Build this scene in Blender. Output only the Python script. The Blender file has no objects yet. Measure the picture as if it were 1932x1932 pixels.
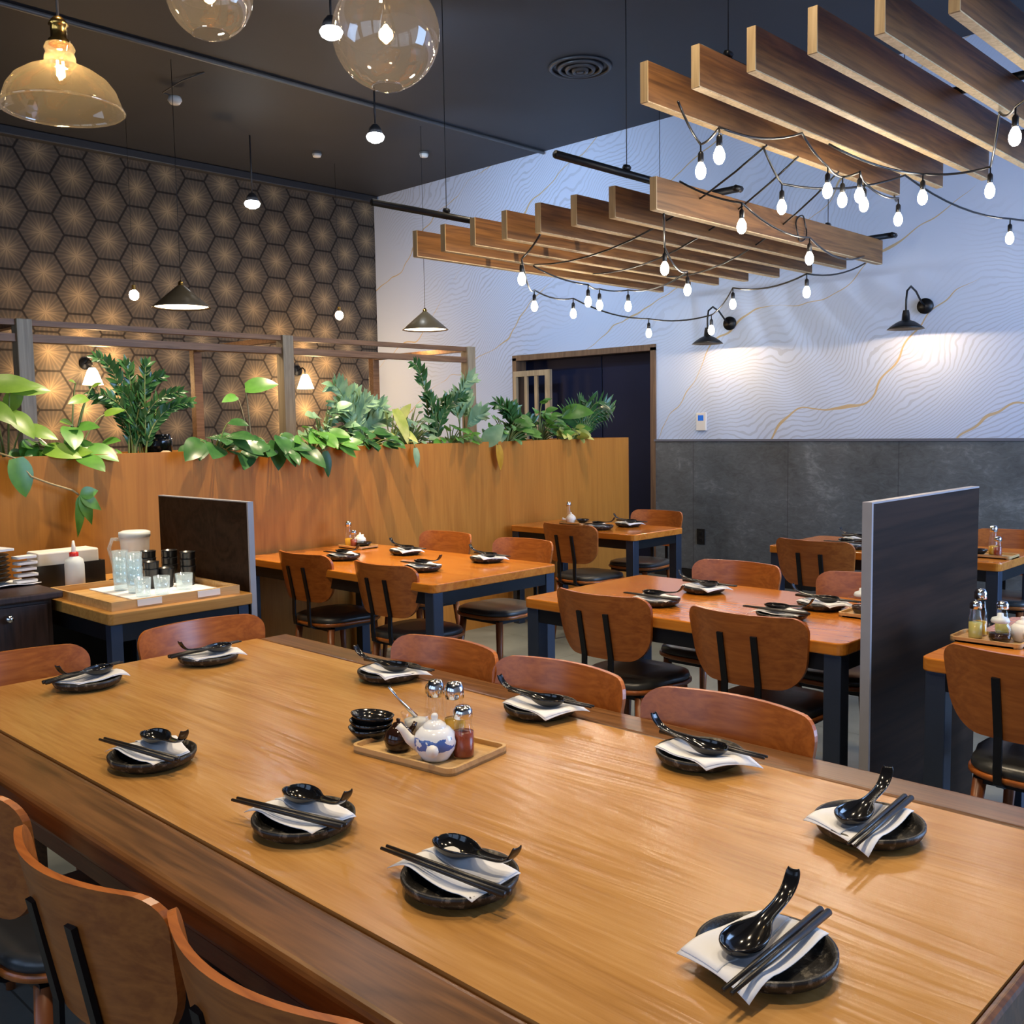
import bpy, bmesh, math, random
from mathutils import Vector, Matrix, Quaternion
random.seed(7)
SC = bpy.context.scene
COL = SC.collection
PI = math.pi
V = Vector

# ------------------------------------------------------------------ materials
def new_mat(name):
    m = bpy.data.materials.new(name); m.use_nodes = True
    nt = m.node_tree; nt.nodes.clear()
    return m, nt
class NT:
    """tiny node helper"""
    def __init__(s, nt): s.nt = nt
    def n(s, t, **kw):
        nd = s.nt.nodes.new(t)
        for k, v in kw.items():
            if k.startswith('i_'): nd.inputs[k[2:].replace('_', ' ')].default_value = v
            else: setattr(nd, k, v)
        return nd
    def l(s, a, b): s.nt.links.new(a, b)
    def put(s, inp, v):
        if isinstance(v, bpy.types.NodeSocket): s.l(v, inp)
        else: inp.default_value = v
    def m(s, op, a, b=None, c=None, clamp=False):
        nd = s.nt.nodes.new('ShaderNodeMath'); nd.operation = op; nd.use_clamp = clamp
        s.put(nd.inputs[0], a)
        if b is not None: s.put(nd.inputs[1], b)
        if c is not None: s.put(nd.inputs[2], c)
        return nd.outputs[0]
    def ramp(s, fac, stops):
        nd = s.nt.nodes.new('ShaderNodeValToRGB'); r = nd.color_ramp
        while len(r.elements) < len(stops): r.elements.new(.5)
        for e, (p, c) in zip(r.elements, stops): e.position = p; e.color = (*c, 1)
        s.l(fac, nd.inputs[0]); return nd.outputs[0]
    def mix(s, f, a, b):
        nd = s.nt.nodes.new('ShaderNodeMix'); nd.data_type = 'RGBA'
        s.put(nd.inputs[0], f)
        s.put(nd.inputs[6], (*a, 1) if isinstance(a, tuple) else a); s.put(nd.inputs[7], (*b, 1) if isinstance(b, tuple) else b)
        return nd.outputs[2]
    def noise(s, vec, scale, detail=3, rough=.5, dist=0):
        nd = s.n('ShaderNodeTexNoise'); nd.inputs['Scale'].default_value = scale; nd.inputs['Detail'].default_value = detail
        nd.inputs['Roughness'].default_value = rough; nd.inputs['Distortion'].default_value = dist
        if vec is not None: s.l(vec, nd.inputs['Vector'])
        return nd.outputs['Fac']
    def mapped(s, scale=(1, 1, 1), rot=(0, 0, 0), loc=(0, 0, 0)):
        tc = s.n('ShaderNodeTexCoord'); mp = s.n('ShaderNodeMapping')
        mp.inputs['Scale'].default_value = scale; mp.inputs['Rotation'].default_value = rot; mp.inputs['Location'].default_value = loc
        s.l(tc.outputs['Object'], mp.inputs['Vector']); return mp.outputs['Vector']
    def bsdf(s, color, rough=.5, metal=0, spec=.5, bump=None, bstr=.1, coat=0, trans=0, emit=None, estr=0, bdist=.01, coatrough=.1):
        b = s.n('ShaderNodeBsdfPrincipled')
        s.put(b.inputs['Base Color'], (*color, 1) if isinstance(color, tuple) else color)
        s.put(b.inputs['Roughness'], rough); s.put(b.inputs['Metallic'], metal)
        b.inputs['Specular IOR Level'].default_value = spec
        b.inputs['Coat Weight'].default_value = coat; b.inputs['Coat Roughness'].default_value = coatrough
        b.inputs['Transmission Weight'].default_value = trans
        if emit: b.inputs['Emission Color'].default_value = (*emit, 1); b.inputs['Emission Strength'].default_value = estr
        if bump is not None:
            bp = s.n('ShaderNodeBump'); bp.inputs['Strength'].default_value = bstr; bp.inputs['Distance'].default_value = bdist
            s.l(bump, bp.inputs['Height']); s.l(bp.outputs['Normal'], b.inputs['Normal'])
        o = s.n('ShaderNodeOutputMaterial'); s.l(b.outputs[0], o.inputs[0])
        return b
def plain(name, c, rough=.5, metal=0, spec=.5, var=.12, vscale=12, bump=0, coat=0, **kw):
    m, nt = new_mat(name); h = NT(nt)
    f = h.noise(h.mapped(), vscale, 3)
    col = h.mix(f, tuple(x*(1-var) for x in c), tuple(min(1, x*(1+var)) for x in c))
    h.bsdf(col, rough, metal, spec, f if bump else None, bump, coat, **kw)
    return m
def wood(name, dark, light, axis=0, rough=.35, scale=1.0, bump=.08, coat=0, ring=1.0, spec=.5):
    """grain runs along axis"""
    m, nt = new_mat(name); h = NT(nt)
    sc = [9*scale]*3; sc[axis] = .7*scale
    v = h.mapped(tuple(sc))
    big = h.noise(v, 1.1, 4, .55, 1.2)
    sc2 = [60*scale]*3; sc2[axis] = 1.6*scale
    fine = h.noise(h.mapped(tuple(sc2)), 1.5, 3, .6)
    w = h.m('FRACT', h.m('MULTIPLY', big, 7*ring))
    w = h.m('PINGPONG', h.m('MULTIPLY', big, 9*ring), 1.0)
    t = h.m('ADD', h.m('MULTIPLY', w, .35), h.m('MULTIPLY', fine, .65))
    col = h.ramp(t, [(.15, dark), (.75, light)])
    h.bsdf(col, rough, 0, spec, t, bump, coat, bdist=.004)
    return m
def glass(name, tint=(1, 1, 1), rough=.02, ior=1.45, base=.04):
    """thin glass: clear with a fresnel sheen"""
    m, nt = new_mat(name); h = NT(nt)
    t = h.n('ShaderNodeBsdfTransparent'); t.inputs[0].default_value = (*tint, 1)
    g = h.n('ShaderNodeBsdfGlossy'); g.inputs['Roughness'].default_value = rough
    lw = h.n('ShaderNodeLayerWeight'); lw.inputs['Blend'].default_value = .25
    f = h.m('ADD', h.m('MULTIPLY', h.m('POWER', lw.outputs['Facing'], 2.5), .75), base, clamp=True)
    mx = h.n('ShaderNodeMixShader'); h.l(f, mx.inputs[0]); h.l(t.outputs[0], mx.inputs[1]); h.l(g.outputs[0], mx.inputs[2])
    o = h.n('ShaderNodeOutputMaterial'); h.l(mx.outputs[0], o.inputs[0]); return m
def haze(name, tint, fog, f, rough=.03, base=.05):
    m = glass(name, tint, rough, base=base); nt = m.node_tree; h = NT(nt)
    d = h.n('ShaderNodeBsdfDiffuse'); d.inputs[0].default_value = (*fog, 1); tr = h.n('ShaderNodeBsdfTranslucent'); tr.inputs[0].default_value = (*fog, 1)
    a = h.n('ShaderNodeAddShader'); h.l(d.outputs[0], a.inputs[0]); h.l(tr.outputs[0], a.inputs[1])
    o = [n for n in nt.nodes if n.type == 'OUTPUT_MATERIAL'][0]; src = o.inputs[0].links[0].from_socket
    mx = h.n('ShaderNodeMixShader'); mx.inputs[0].default_value = f; h.l(src, mx.inputs[1]); h.l(a.outputs[0], mx.inputs[2]); h.l(mx.outputs[0], o.inputs[0]); return m
def emit(name, c, s):
    m, nt = new_mat(name); h = NT(nt)
    e = h.n('ShaderNodeEmission'); e.inputs[0].default_value = (*c, 1); e.inputs[1].default_value = s
    o = h.n('ShaderNodeOutputMaterial'); h.l(e.outputs[0], o.inputs[0]); return m

def mat_wallpaper():
    m, nt = new_mat('hexagon_wallpaper'); h = NT(nt)
    tc = h.n('ShaderNodeTexCoord'); sp = h.n('ShaderNodeSeparateXYZ'); h.l(tc.outputs['Object'], sp.inputs[0])
    px = h.m('DIVIDE', sp.outputs[2], .385); py = h.m('DIVIDE', sp.outputs[0], .385)
    S3 = 1.7320508
    def cell(dx, dy):
        x = h.m('SUBTRACT', h.m('FLOORED_MODULO', h.m('ADD', px, dx), 1.0), .5)
        y = h.m('SUBTRACT', h.m('FLOORED_MODULO', h.m('ADD', py, dy), S3), S3/2)
        return x, y, h.m('ADD', h.m('MULTIPLY', x, x), h.m('MULTIPLY', y, y))
    ax, ay, ad = cell(0, 0); bx, by, bd = cell(.5, S3/2)
    sel = h.m('LESS_THAN', ad, bd)
    def pick(a, b): return h.m('ADD', h.m('MULTIPLY', a, sel), h.m('MULTIPLY', b, h.m('SUBTRACT', 1.0, sel)))
    gx, gy = pick(ax, bx), pick(ay, by)
    r = h.m('SQRT', h.m('ADD', h.m('MULTIPLY', gx, gx), h.m('MULTIPLY', gy, gy)))
    ang = h.m('ARCTAN2', gy, gx)
    agx, agy = h.m('ABSOLUTE', gx), h.m('ABSOLUTE', gy)
    edge = h.m('MAXIMUM', agx, h.m('ADD', h.m('MULTIPLY', agx, .5), h.m('MULTIPLY', agy, .8660254)))
    rays = h.m('PINGPONG', h.m('MULTIPLY', ang, 26/PI), 1.0)
    rays2 = h.m('PINGPONG', h.m('MULTIPLY', ang, 9/PI), 1.0)
    ray = h.m('MULTIPLY', h.m('POWER', rays, 2.0), h.m('SUBTRACT', 1.0, h.m('MULTIPLY', r, .9)))
    star = h.m('MULTIPLY', h.m('POWER', h.m('SUBTRACT', 1.0, h.m('MULTIPLY', r, 2.0), clamp=True), 2.2), h.m('ADD', .45, h.m('MULTIPLY', rays2, .6)))
    border = h.m('MULTIPLY', h.m('SUBTRACT', edge, .462), 45, clamp=True)
    border = h.m('MULTIPLY', border, .85)
    gold = h.m('ADD', h.m('MULTIPLY', ray, .20), h.m('MULTIPLY', star, .85), clamp=True)
    paper = h.noise(h.mapped(), 3, 2)
    col = h.mix(gold, (.078, .067, .058), (.52, .38, .22))
    col = h.mix(border, col, (.012, .010, .010))
    h.bsdf(col, .75, 0, .2, paper, .02)
    return m
def mat_mural():
    m, nt = new_mat('contour_line_wallpaper'); h = NT(nt)
    v = h.mapped(); sp = h.n('ShaderNodeSeparateXYZ'); h.l(v, sp.inputs[0])
    base = h.m('ADD', h.m('MULTIPLY', sp.outputs[1], .55), h.m('MULTIPLY', sp.outputs[2], .95))
    n1 = h.noise(v, .55, 2, .5); n2 = h.noise(v, 2.2, 3, .55)
    c = h.m('ADD', base, h.m('ADD', h.m('MULTIPLY', n1, 1.7), h.m('MULTIPLY', n2, .22)))
    fine = h.m('PINGPONG', h.m('MULTIPLY', c, 46), 1.0)
    ln = h.m('GREATER_THAN', fine, .70)
    area = h.m('MULTIPLY', h.m('SUBTRACT', h.noise(h.mapped(loc=(3, 1, 7)), .5, 2), .40), 6, clamp=True)
    ln = h.m('MULTIPLY', h.m('MULTIPLY', ln, area), .34)
    n3 = h.noise(h.mapped(loc=(5, 0, 2)), .6, 3, .5)
    c2 = h.m('ADD', base, h.m('MULTIPLY', n3, 1.5))
    g = h.m('PINGPONG', h.m('MULTIPLY', c2, 2.0), 1.0)
    wid = h.m('ADD', .945, h.m('MULTIPLY', h.noise(h.mapped(loc=(9, 4, 1)), 1.2, 2), .085))
    gl = h.m('GREATER_THAN', g, wid)
    col = h.mix(ln, (.55, .65, .85), (.24, .27, .35))  # white wall; the blue cast of daylight is mixed into its base colour
    col = h.mix(h.m('MULTIPLY', gl, .8), col, (.55, .38, .13))
    h.bsdf(col, .7, 0, .25)
    return m
def mat_slate():
    m, nt = new_mat('dark_slate_tile'); h = NT(nt)
    v = h.mapped(); sp = h.n('ShaderNodeSeparateXYZ'); h.l(v, sp.inputs[0])
    a = h.noise(v, 1.6, 5, .6, .8); b = h.noise(h.mapped((1, 3, 6)), 3, 6, .65, 1.5)
    t = h.m('ADD', h.m('MULTIPLY', a, .55), h.m('MULTIPLY', b, .45))
    col = h.ramp(t, [(.3, (.060, .067, .072)), (.55, (.13, .145, .155)), (.75, (.30, .33, .34))])
    s1 = h.m('GREATER_THAN', h.m('PINGPONG', h.m('ADD', sp.outputs[1], .08), .5), .4955)
    s2 = h.m('LESS_THAN', h.m('ABSOLUTE', h.m('SUBTRACT', sp.outputs[2], .66)), .003)
    col = h.mix(h.m('MULTIPLY', s1, .6), col, (.04, .045, .05))
    h.bsdf(col, .38, 0, .5, t, .25, bdist=.02)
    return m
def mat_floor():
    m, nt = new_mat('grey_floor_tile'); h = NT(nt)
    v = h.mapped(); sp = h.n('ShaderNodeSeparateXYZ'); h.l(v, sp.inputs[0])
    a = h.noise(v, 2.5, 5, .6)
    col = h.ramp(a, [(.3, (.085, .095, .09)), (.7, (.155, .17, .16))])
    gx = h.m('GREATER_THAN', h.m('PINGPONG', sp.outputs[0], .3), .297); gy = h.m('GREATER_THAN', h.m('PINGPONG', sp.outputs[1], .6), .597)
    col = h.mix(h.m('MAXIMUM', gx, gy), col, (.05, .055, .05))
    h.bsdf(col, .42, 0, .5, a, .05); return m
def mat_tabletop():
    m, nt = new_mat('honey_oak_tabletop'); h = NT(nt)
    v = h.mapped((1.3, .14, 1.3)); n1 = h.noise(v, 3.2, 4, .6, .7)
    cath = h.m('PINGPONG', h.m('MULTIPLY', n1, 9), 1.0)
    fine = h.noise(h.mapped((40, 2.2, 40)), 2.5, 3, .6)
    blot = h.noise(h.mapped((1, .5, 1)), 2, 2)
    t = h.m('ADD', h.m('ADD', h.m('MULTIPLY', cath, .22), h.m('MULTIPLY', fine, .5)), h.m('MULTIPLY', blot, .3))
    col = h.ramp(t, [(.2, (.30, .135, .030)), (.5, (.45, .225, .062)), (.8, (.56, .31, .105))])
    vo = h.n('ShaderNodeTexVoronoi'); vo.inputs['Scale'].default_value = 2.2; h.l(h.mapped((1, .8, 1)), vo.inputs['Vector'])
    knot = h.m('LESS_THAN', vo.outputs['Distance'], .028)
    col = h.mix(h.m('MULTIPLY', knot, .8), col, (.07, .03, .012))
    ripple = h.m('ADD', h.m('MULTIPLY', cath, .8), h.m('MULTIPLY', fine, .25))
    h.bsdf(col, .23, 0, .5, ripple, .30, 0, bdist=.004)
    return m
def mat_plate():
    m, nt = new_mat('black_stoneware'); h = NT(nt)
    v = h.mapped(); a = h.noise(v, 55, 4, .7); b = h.noise(v, 160, 2)
    sp = h.m('MULTIPLY', h.m('SUBTRACT', a, .545), 8, clamp=True)
    col = h.mix(sp, (.010, .009, .008), (.15, .135, .11))
    h.bsdf(col, h.m('SUBTRACT', .42, h.m('MULTIPLY', sp, .15)), 0, .5, a, .5, bdist=.003); return m
def mat_leaf(name, dark, light, rough=.32):
    m, nt = new_mat(name); h = NT(nt)
    a = h.noise(h.mapped(), 9, 3)
    col = h.ramp(a, [(.3, dark), (.7, light)])
    b = h.bsdf(col, rough, 0, .5)
    tr = h.n('ShaderNodeBsdfTranslucent'); h.l(col, tr.inputs[0])
    mx = h.n('ShaderNodeMixShader'); mx.inputs[0].default_value = .22
    o = [n for n in nt.nodes if n.type == 'OUTPUT_MATERIAL'][0]
    h.l(b.outputs[0], mx.inputs[1]); h.l(tr.outputs[0], mx.inputs[2]); h.l(mx.outputs[0], o.inputs[0]); return m
def mat_teapot():
    m, nt = new_mat('blue_and_white_porcelain'); h = NT(nt)
    v = h.mapped(); sp = h.n('ShaderNodeSeparateXYZ'); h.l(v, sp.inputs[0])
    n = h.noise(v, 28, 3, .6)
    band = h.m('LESS_THAN', h.m('ABSOLUTE', h.m('SUBTRACT', h.m('ADD', sp.outputs[2], h.m('MULTIPLY', h.m('SUBTRACT', n, .5), .03)), .043)), .012)
    side = h.m('LESS_THAN', sp.outputs[1], .01)
    f = h.m('MULTIPLY', h.m('MULTIPLY', band, h.m('GREATER_THAN', n, .44)), side)
    h.bsdf(h.mix(f, (.78, .80, .82), (.07, .14, .42)), .15, 0, .5); return m

M = dict(
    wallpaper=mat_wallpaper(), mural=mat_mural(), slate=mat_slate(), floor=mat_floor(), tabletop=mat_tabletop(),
    ceiling=plain('charcoal_ceiling_paint', (.021, .024, .033), .62, var=.15, vscale=2),
    conduit=plain('ceiling_grey_metal', (.11, .105, .10), .45),
    duct=plain('charcoal_metal', (.035, .036, .042), .4),
    walnut=wood('dark_walnut', (.060, .026, .010), (.20, .090, .032), 1, .28, bump=.06),
    planter=wood('orange_cedar_panel', (.34, .125, .018), (.45, .185, .030), 2, .5, scale=.9, bump=.03, ring=.6, spec=.2),
    chair=wood('russet_bent_plywood', (.25, .062, .011), (.43, .130, .024), 1, .30, scale=1.3, bump=.03),
    chairleg=wood('russet_solid_wood', (.16, .045, .014), (.28, .09, .028), 2, .35),
    top=wood('amber_table_wood', (.42, .115, .010), (.60, .21, .026), 1, .16, scale=.8, bump=.02, coat=.3),
    slat=wood('stained_slat_wood', (.075, .030, .008), (.26, .115, .032), 0, .5, scale=.8, bump=.05),
    slatend=wood('raw_pine_edge', (.40, .27, .13), (.62, .46, .25), 2, .6),
    booth=wood('booth_frame_wood', (.17, .072, .027), (.36, .175, .075), 0, .5),
    boothpost=wood('booth_post_wood', (.27, .20, .12), (.46, .36, .23), 2, .5),
    steel=plain('black_steel', (.018, .019, .022), .38, .6, var=.2),
    bluesteel=plain('slate_blue_steel', (.045, .06, .095), .35, .5, var=.1),
    blackplastic=plain('black_plastic', (.010, .010, .011), .28, var=.2),
    chop=plain('black_lacquer', (.014, .012, .011), .35, var=.3, vscale=60),
    spoon=plain('black_melamine', (.008, .008, .009), .12, var=.1),
    pad=plain('charcoal_seat_vinyl', (.035, .037, .038), .33, var=.15, bump=.05),
    napkin=plain('white_paper_napkin', (.76, .77, .80), .8, spec=.2, var=.04, vscale=30, bump=.08),
    white=plain('white_plastic', (.75, .74, .70), .4, var=.04),
    frost=plain('frosted_plastic', (.62, .68, .70), .35, var=.04),
    red=plain('red_plastic', (.5, .02, .015), .35),
    plate=mat_plate(), teapot=mat_teapot(),
    bamboo=wood('bamboo_tray', (.42, .24, .085), (.62, .40, .17), 0, .4),
    pine=wood('pale_pine_tray', (.42, .23, .07), (.60, .37, .14), 0, .4),
    darkcab=wood('espresso_cabinet', (.018, .010, .009), (.050, .026, .022), 2, .4),
    screen=wood('dark_laminate', (.010, .0055, .0032), (.032, .017, .010), 0, .5, scale=.5, bump=.01, spec=.06),
    screenedge=plain('pale_edge_band', (.30, .30, .33), .4),
    chrome=plain('chrome', (.75, .75, .76), .14, 1, var=.05),
    brass=plain('brass', (.75, .42, .10), .22, 1, var=.08),
    copper=plain('bronze_shade', (.19, .125, .06), .4, .2),
    navy=plain('navy_door_paint', (.006, .010, .034), .6, spec=.2, var=.2, vscale=3),
    doorframe=wood('door_frame_wood', (.09, .05, .03), (.20, .12, .07), 2, .5),
    whitetrim=plain('white_trim_paint', (.66, .68, .72), .5, var=.03),
    bluetrim=plain('grey_blue_trim', (.14, .15, .19), .4, var=.05),
    soil=plain('dark_potting_soil', (.022, .014, .009), .95, var=.5, vscale=40, bump=.6),
    rock=plain('tan_stone', (.42, .31, .20), .8, var=.3, vscale=20, bump=.4),
    stem=plain('pale_green_stem', (.22, .27, .08), .5),
    brownstem=plain('straw_stem', (.35, .27, .13), .6),
    leafmid=mat_leaf('mid_green_leaf', (.06, .20, .028), (.14, .36, .06)),
    leafdark=mat_leaf('dark_green_leaf', (.022, .09, .026), (.07, .19, .055), .24),
    leafbright=mat_leaf('lime_green_leaf', (.13, .28, .025), (.26, .44, .06)),
    leafpale=mat_leaf('silvery_green_leaf', (.16, .32, .17), (.36, .54, .33)),
    leafyellow=mat_leaf('yellowed_leaf', (.45, .24, .015), (.62, .38, .03)),
    leafvar=mat_leaf('cream_edged_leaf', (.28, .38, .05), (.62, .62, .22)),
    glass=glass('clear_glass'), bulbglass=glass('clear_bulb_glass', (1, .97, .9)),
    amberglass=haze('amber_smoke_glass', (.93, .86, .72), (.72, .63, .46), .045, base=.09),
    greyglass=haze('smoke_grey_glass', (.90, .88, .86), (.60, .58, .57), .016, base=.08),
    cupglass=haze('tumbler_glass', (.90, .95, .97), (.62, .72, .78), .13, .05, base=.12),
    pitcherglass=haze('frosted_pitcher_plastic', (.92, .94, .95), (.70, .72, .72), .33, .2, base=.08),
    servicetop=wood('pale_oak_worktop', (.34, .15, .03), (.52, .27, .07), 0, .3, bump=.03),
    oil=plain('yellow_oil', (.60, .33, .03), .12), oilpale=plain('pale_oil', (.55, .50, .16), .15),
    chili=plain('red_chili_sauce', (.24, .045, .018), .25, var=.4, vscale=60), soy=plain('soy_sauce_glaze', (.020, .008, .005), .10),
    sugar=plain('white_sugar', (.62, .60, .52), .7, var=.15, vscale=60),
    filament=emit('warm_filament', (1, .66, .30), 260), edison=emit('lit_bulb', (1, .86, .66), 75),
    frostlit=emit('lit_frosted_shade', (1, .74, .46), 9), spotlens=emit('spot_lens', (.92, .96, 1), 55),
    conelit=emit('lit_cone_diffuser', (1, .80, .55), 7), starbulb=emit('bare_bulb_glow', (1, .78, .62), 60),
    sconcelit=emit('sconce_bulb', (1, .80, .52), 45), lcd=emit('thermostat_screen', (.05, .22, .85), .55),
)

# ------------------------------------------------------------------ mesh building
class MB:
    def __init__(s): s.v = []; s.f = []; s.sm = []
    def add(s, vs, fs, smooth=False):
        o = len(s.v); s.v += [tuple(x) for x in vs]; s.f += [tuple(i+o for i in f) for f in fs]; s.sm += [smooth]*len(fs); return s
    def box(s, x0, x1, y0, y1, z0, z1):
        return s.add([(x, y, z) for z in (z0, z1) for y in (y0, y1) for x in (x0, x1)],
                     [(0, 2, 3, 1), (4, 5, 7, 6), (0, 1, 5, 4), (2, 6, 7, 3), (0, 4, 6, 2), (1, 3, 7, 5)])
    def bxc(s, c, d): return s.box(c[0]-d[0]/2, c[0]+d[0]/2, c[1]-d[1]/2, c[1]+d[1]/2, c[2]-d[2]/2, c[2]+d[2]/2)
    def tube(s, pts, r, n=8, cap=True, rect=None, up=None):
        """swept tube; r a number or a list; rect=(w,h) for a flat bar"""
        pts = [V(p) for p in pts]; N = len(pts); rs = r if isinstance(r, (list, tuple)) else [r]*N
        T = [(pts[min(i+1, N-1)]-pts[max(i-1, 0)]).normalized() for i in range(N)]
        u = up and V(up) or (V((0, 0, 1)) if abs(T[0].z) < .9 else V((1, 0, 0)))
        vs = []
        for i in range(N):
            a = T[i].cross(u)
            if a.length < 1e-4: a = T[i].orthogonal()
            a.normalize(); b = a.cross(T[i]).normalized(); u = b
            if rect:
                w, h_ = rect[0]/2, rect[1]/2
                ring = [a*w+b*h_, -a*w+b*h_, -a*w-b*h_, a*w-b*h_]
            else: ring = [(a*math.cos(2*PI*k/n)+b*math.sin(2*PI*k/n))*rs[i] for k in range(n)]
            vs += [pts[i]+q for q in ring]
        n = 4 if rect else n
        fs = [(i*n+k, i*n+(k+1) % n, (i+1)*n+(k+1) % n, (i+1)*n+k) for i in range(N-1) for k in range(n)]
        if cap: fs += [tuple(range(n))[::-1], tuple((N-1)*n+k for k in range(n))]
        return s.add(vs, fs, not rect)
    def lathe(s, prof, n=32, c=(0, 0, 0), close=False, smooth=True):
        """profile of (r, z) spun about z; r=0 ends collapse"""
        vs = []; idx = []
        for r, z in prof:
            if r < 1e-6: idx.append([len(vs)]*n); vs.append((c[0], c[1], c[2]+z))
            else:
                idx.append([len(vs)+k for k in range(n)])
                vs += [(c[0]+r*math.cos(2*PI*k/n), c[1]+r*math.sin(2*PI*k/n), c[2]+z) for k in range(n)]
        fs = []
        P = len(prof)
        for i in range(P if close else P-1):
            A, B = idx[i], idx[(i+1) % P]
            for k in range(n):
                f = [A[k], A[(k+1) % n], B[(k+1) % n], B[k]]
                g = []
                for x in f:
                    if x not in g: g.append(x)
                if len(g) > 2: fs.append(tuple(g))
        return s.add(vs, fs, smooth)
    def cyl(s, c, r, h, n=20): return s.lathe([(0, 0), (r, 0), (r, h), (0, h)], n, c, smooth=False)
    def ell(s, c, rx, ry, rz, n=16, m=10):
        o = len(s.v); s.lathe([(math.sin(PI*i/m), -math.cos(PI*i/m)) for i in range(m+1)], n)
        for i in range(o, len(s.v)): x, y, z = s.v[i]; s.v[i] = (c[0]+x*rx, c[1]+y*ry, c[2]+z*rz)
        return s
    def grid(s, P, smooth=True, flip=False):
        """P[i][j] rows of points"""
        a, b = len(P), len(P[0]); vs = [p for row in P for p in row]
        fs = [(i*b+j, i*b+j+1, (i+1)*b+j+1, (i+1)*b+j) for i in range(a-1) for j in range(b-1)]
        if flip: fs = [f[::-1] for f in fs]
        return s.add(vs, fs, smooth)
    def slab(s, x0, x1, y0, y1, z0, z1, r=.02, n=5):
        """plate with rounded vertical corners"""
        pts = []
        for cx, cy, a0 in ((x1-r, y1-r, 0), (x0+r, y1-r, 90), (x0+r, y0+r, 180), (x1-r, y0+r, 270)):
            for k in range(n+1):
                a = math.radians(a0+90*k/n); pts.append((cx+r*math.cos(a), cy+r*math.sin(a)))
        N = len(pts)
        return s.add([(x, y, z0) for x, y in pts]+[(x, y, z1) for x, y in pts],
                     [tuple(range(N))[::-1], tuple(range(N, 2*N))]+[(k, (k+1) % N, N+(k+1) % N, N+k) for k in range(N)])
    def xf(s, mat, o=0):
        for i in range(o, len(s.v)): s.v[i] = tuple(mat @ V(s.v[i]))
        return s
    def mesh(s, name, mat):
        me = bpy.data.meshes.new(name); me.from_pydata(s.v, [], s.f); me.update()
        me.polygons.foreach_set('use_smooth', s.sm)
        for m in (mat if isinstance(mat, (list, tuple)) else [mat]): me.materials.append(m)
        return me
def obj(name, mb, mat, parent=None, bevel=0, solid=0, loc=None, rz=0, kind=None, label=None, bseg=2, subd=0):
    o = bpy.data.objects.new(name, mb.mesh(name, mat)); COL.objects.link(o)
    if parent: o.parent = parent
    if loc: o.location = loc
    if rz: o.rotation_euler = (0, 0, rz)
    if solid:
        md = o.modifiers.new('thickness', 'SOLIDIFY'); md.thickness = solid; md.offset = 0
    if subd:
        md = o.modifiers.new('subdiv', 'SUBSURF'); md.levels = subd; md.render_levels = subd
    if bevel:
        md = o.modifiers.new('bevel', 'BEVEL'); md.width = bevel; md.segments = bseg; md.limit_method = 'ANGLE'; md.angle_limit = .6
    if kind: o['kind'] = kind
    if label: o['label'] = label
    return o
def tag(o, label, cat, group=None):
    o['label'] = label; o['category'] = cat
    if group: o['group'] = group
    return o
def thing(name, label, cat, loc=(0, 0, 0), rz=0, group=None):
    o = bpy.data.objects.new(name, None); COL.objects.link(o); o.empty_display_size = .1
    o.location = loc; o.rotation_euler = (0, 0, rz); return tag(o, label, cat, group)
def solo(name, mb, mat, label, cat, group=None, **kw): return tag(obj(name, mb, mat, **kw), label, cat, group)
def dup(root, loc, rz, label, group=None, rot=None):
    r = root.copy(); COL.objects.link(r); r.location = loc; r.rotation_euler = rot or (0, 0, rz); r['label'] = label
    if group: r['group'] = group
    for ch in list(root.children):
        c = ch.copy(); COL.objects.link(c); c.parent = r
        for g in list(ch.children):
            d = g.copy(); COL.objects.link(d); d.parent = c
    return r
def struct(name, mb, mat, **kw): return obj(name, mb, mat, kind='structure', **kw)
def light(name, kind, loc, energy, color, **kw):
    d = bpy.data.lights.new(name, kind); d.energy = energy; d.color = color
    for k, v in kw.items():
        if k not in ('target',): setattr(d, k, v)
    o = bpy.data.objects.new(name, d); COL.objects.link(o); o.location = loc
    if 'target' in kw: o.rotation_euler = (V(kw['target'])-V(loc)).to_track_quat('-Z', 'Y').to_euler()
    return o

# ------------------------------------------------------------------ camera
yaw, pitch, roll = .76860887, -.08602278, -.01642292
fwd0 = V((math.cos(yaw), math.sin(yaw), 0)); right0 = V((math.sin(yaw), -math.cos(yaw), 0)); up0 = V((0, 0, 1))
fw = math.cos(pitch)*fwd0+math.sin(pitch)*up0; up1 = math.cos(pitch)*up0-math.sin(pitch)*fwd0
rt = math.cos(roll)*right0+math.sin(roll)*up1; up2 = math.cos(roll)*up1-math.sin(roll)*right0
cd = bpy.data.cameras.new('camera'); cam = bpy.data.objects.new('camera', cd); COL.objects.link(cam)
cd.sensor_width = 36; cd.lens = 1883.17/1932*36; cd.clip_start = .05
cam.matrix_world = Matrix(((rt.x, up2.x, -fw.x, 0), (rt.y, up2.y, -fw.y, 0), (rt.z, up2.z, -fw.z, 1.5), (0, 0, 0, 1)))
SC.camera = cam

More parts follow.
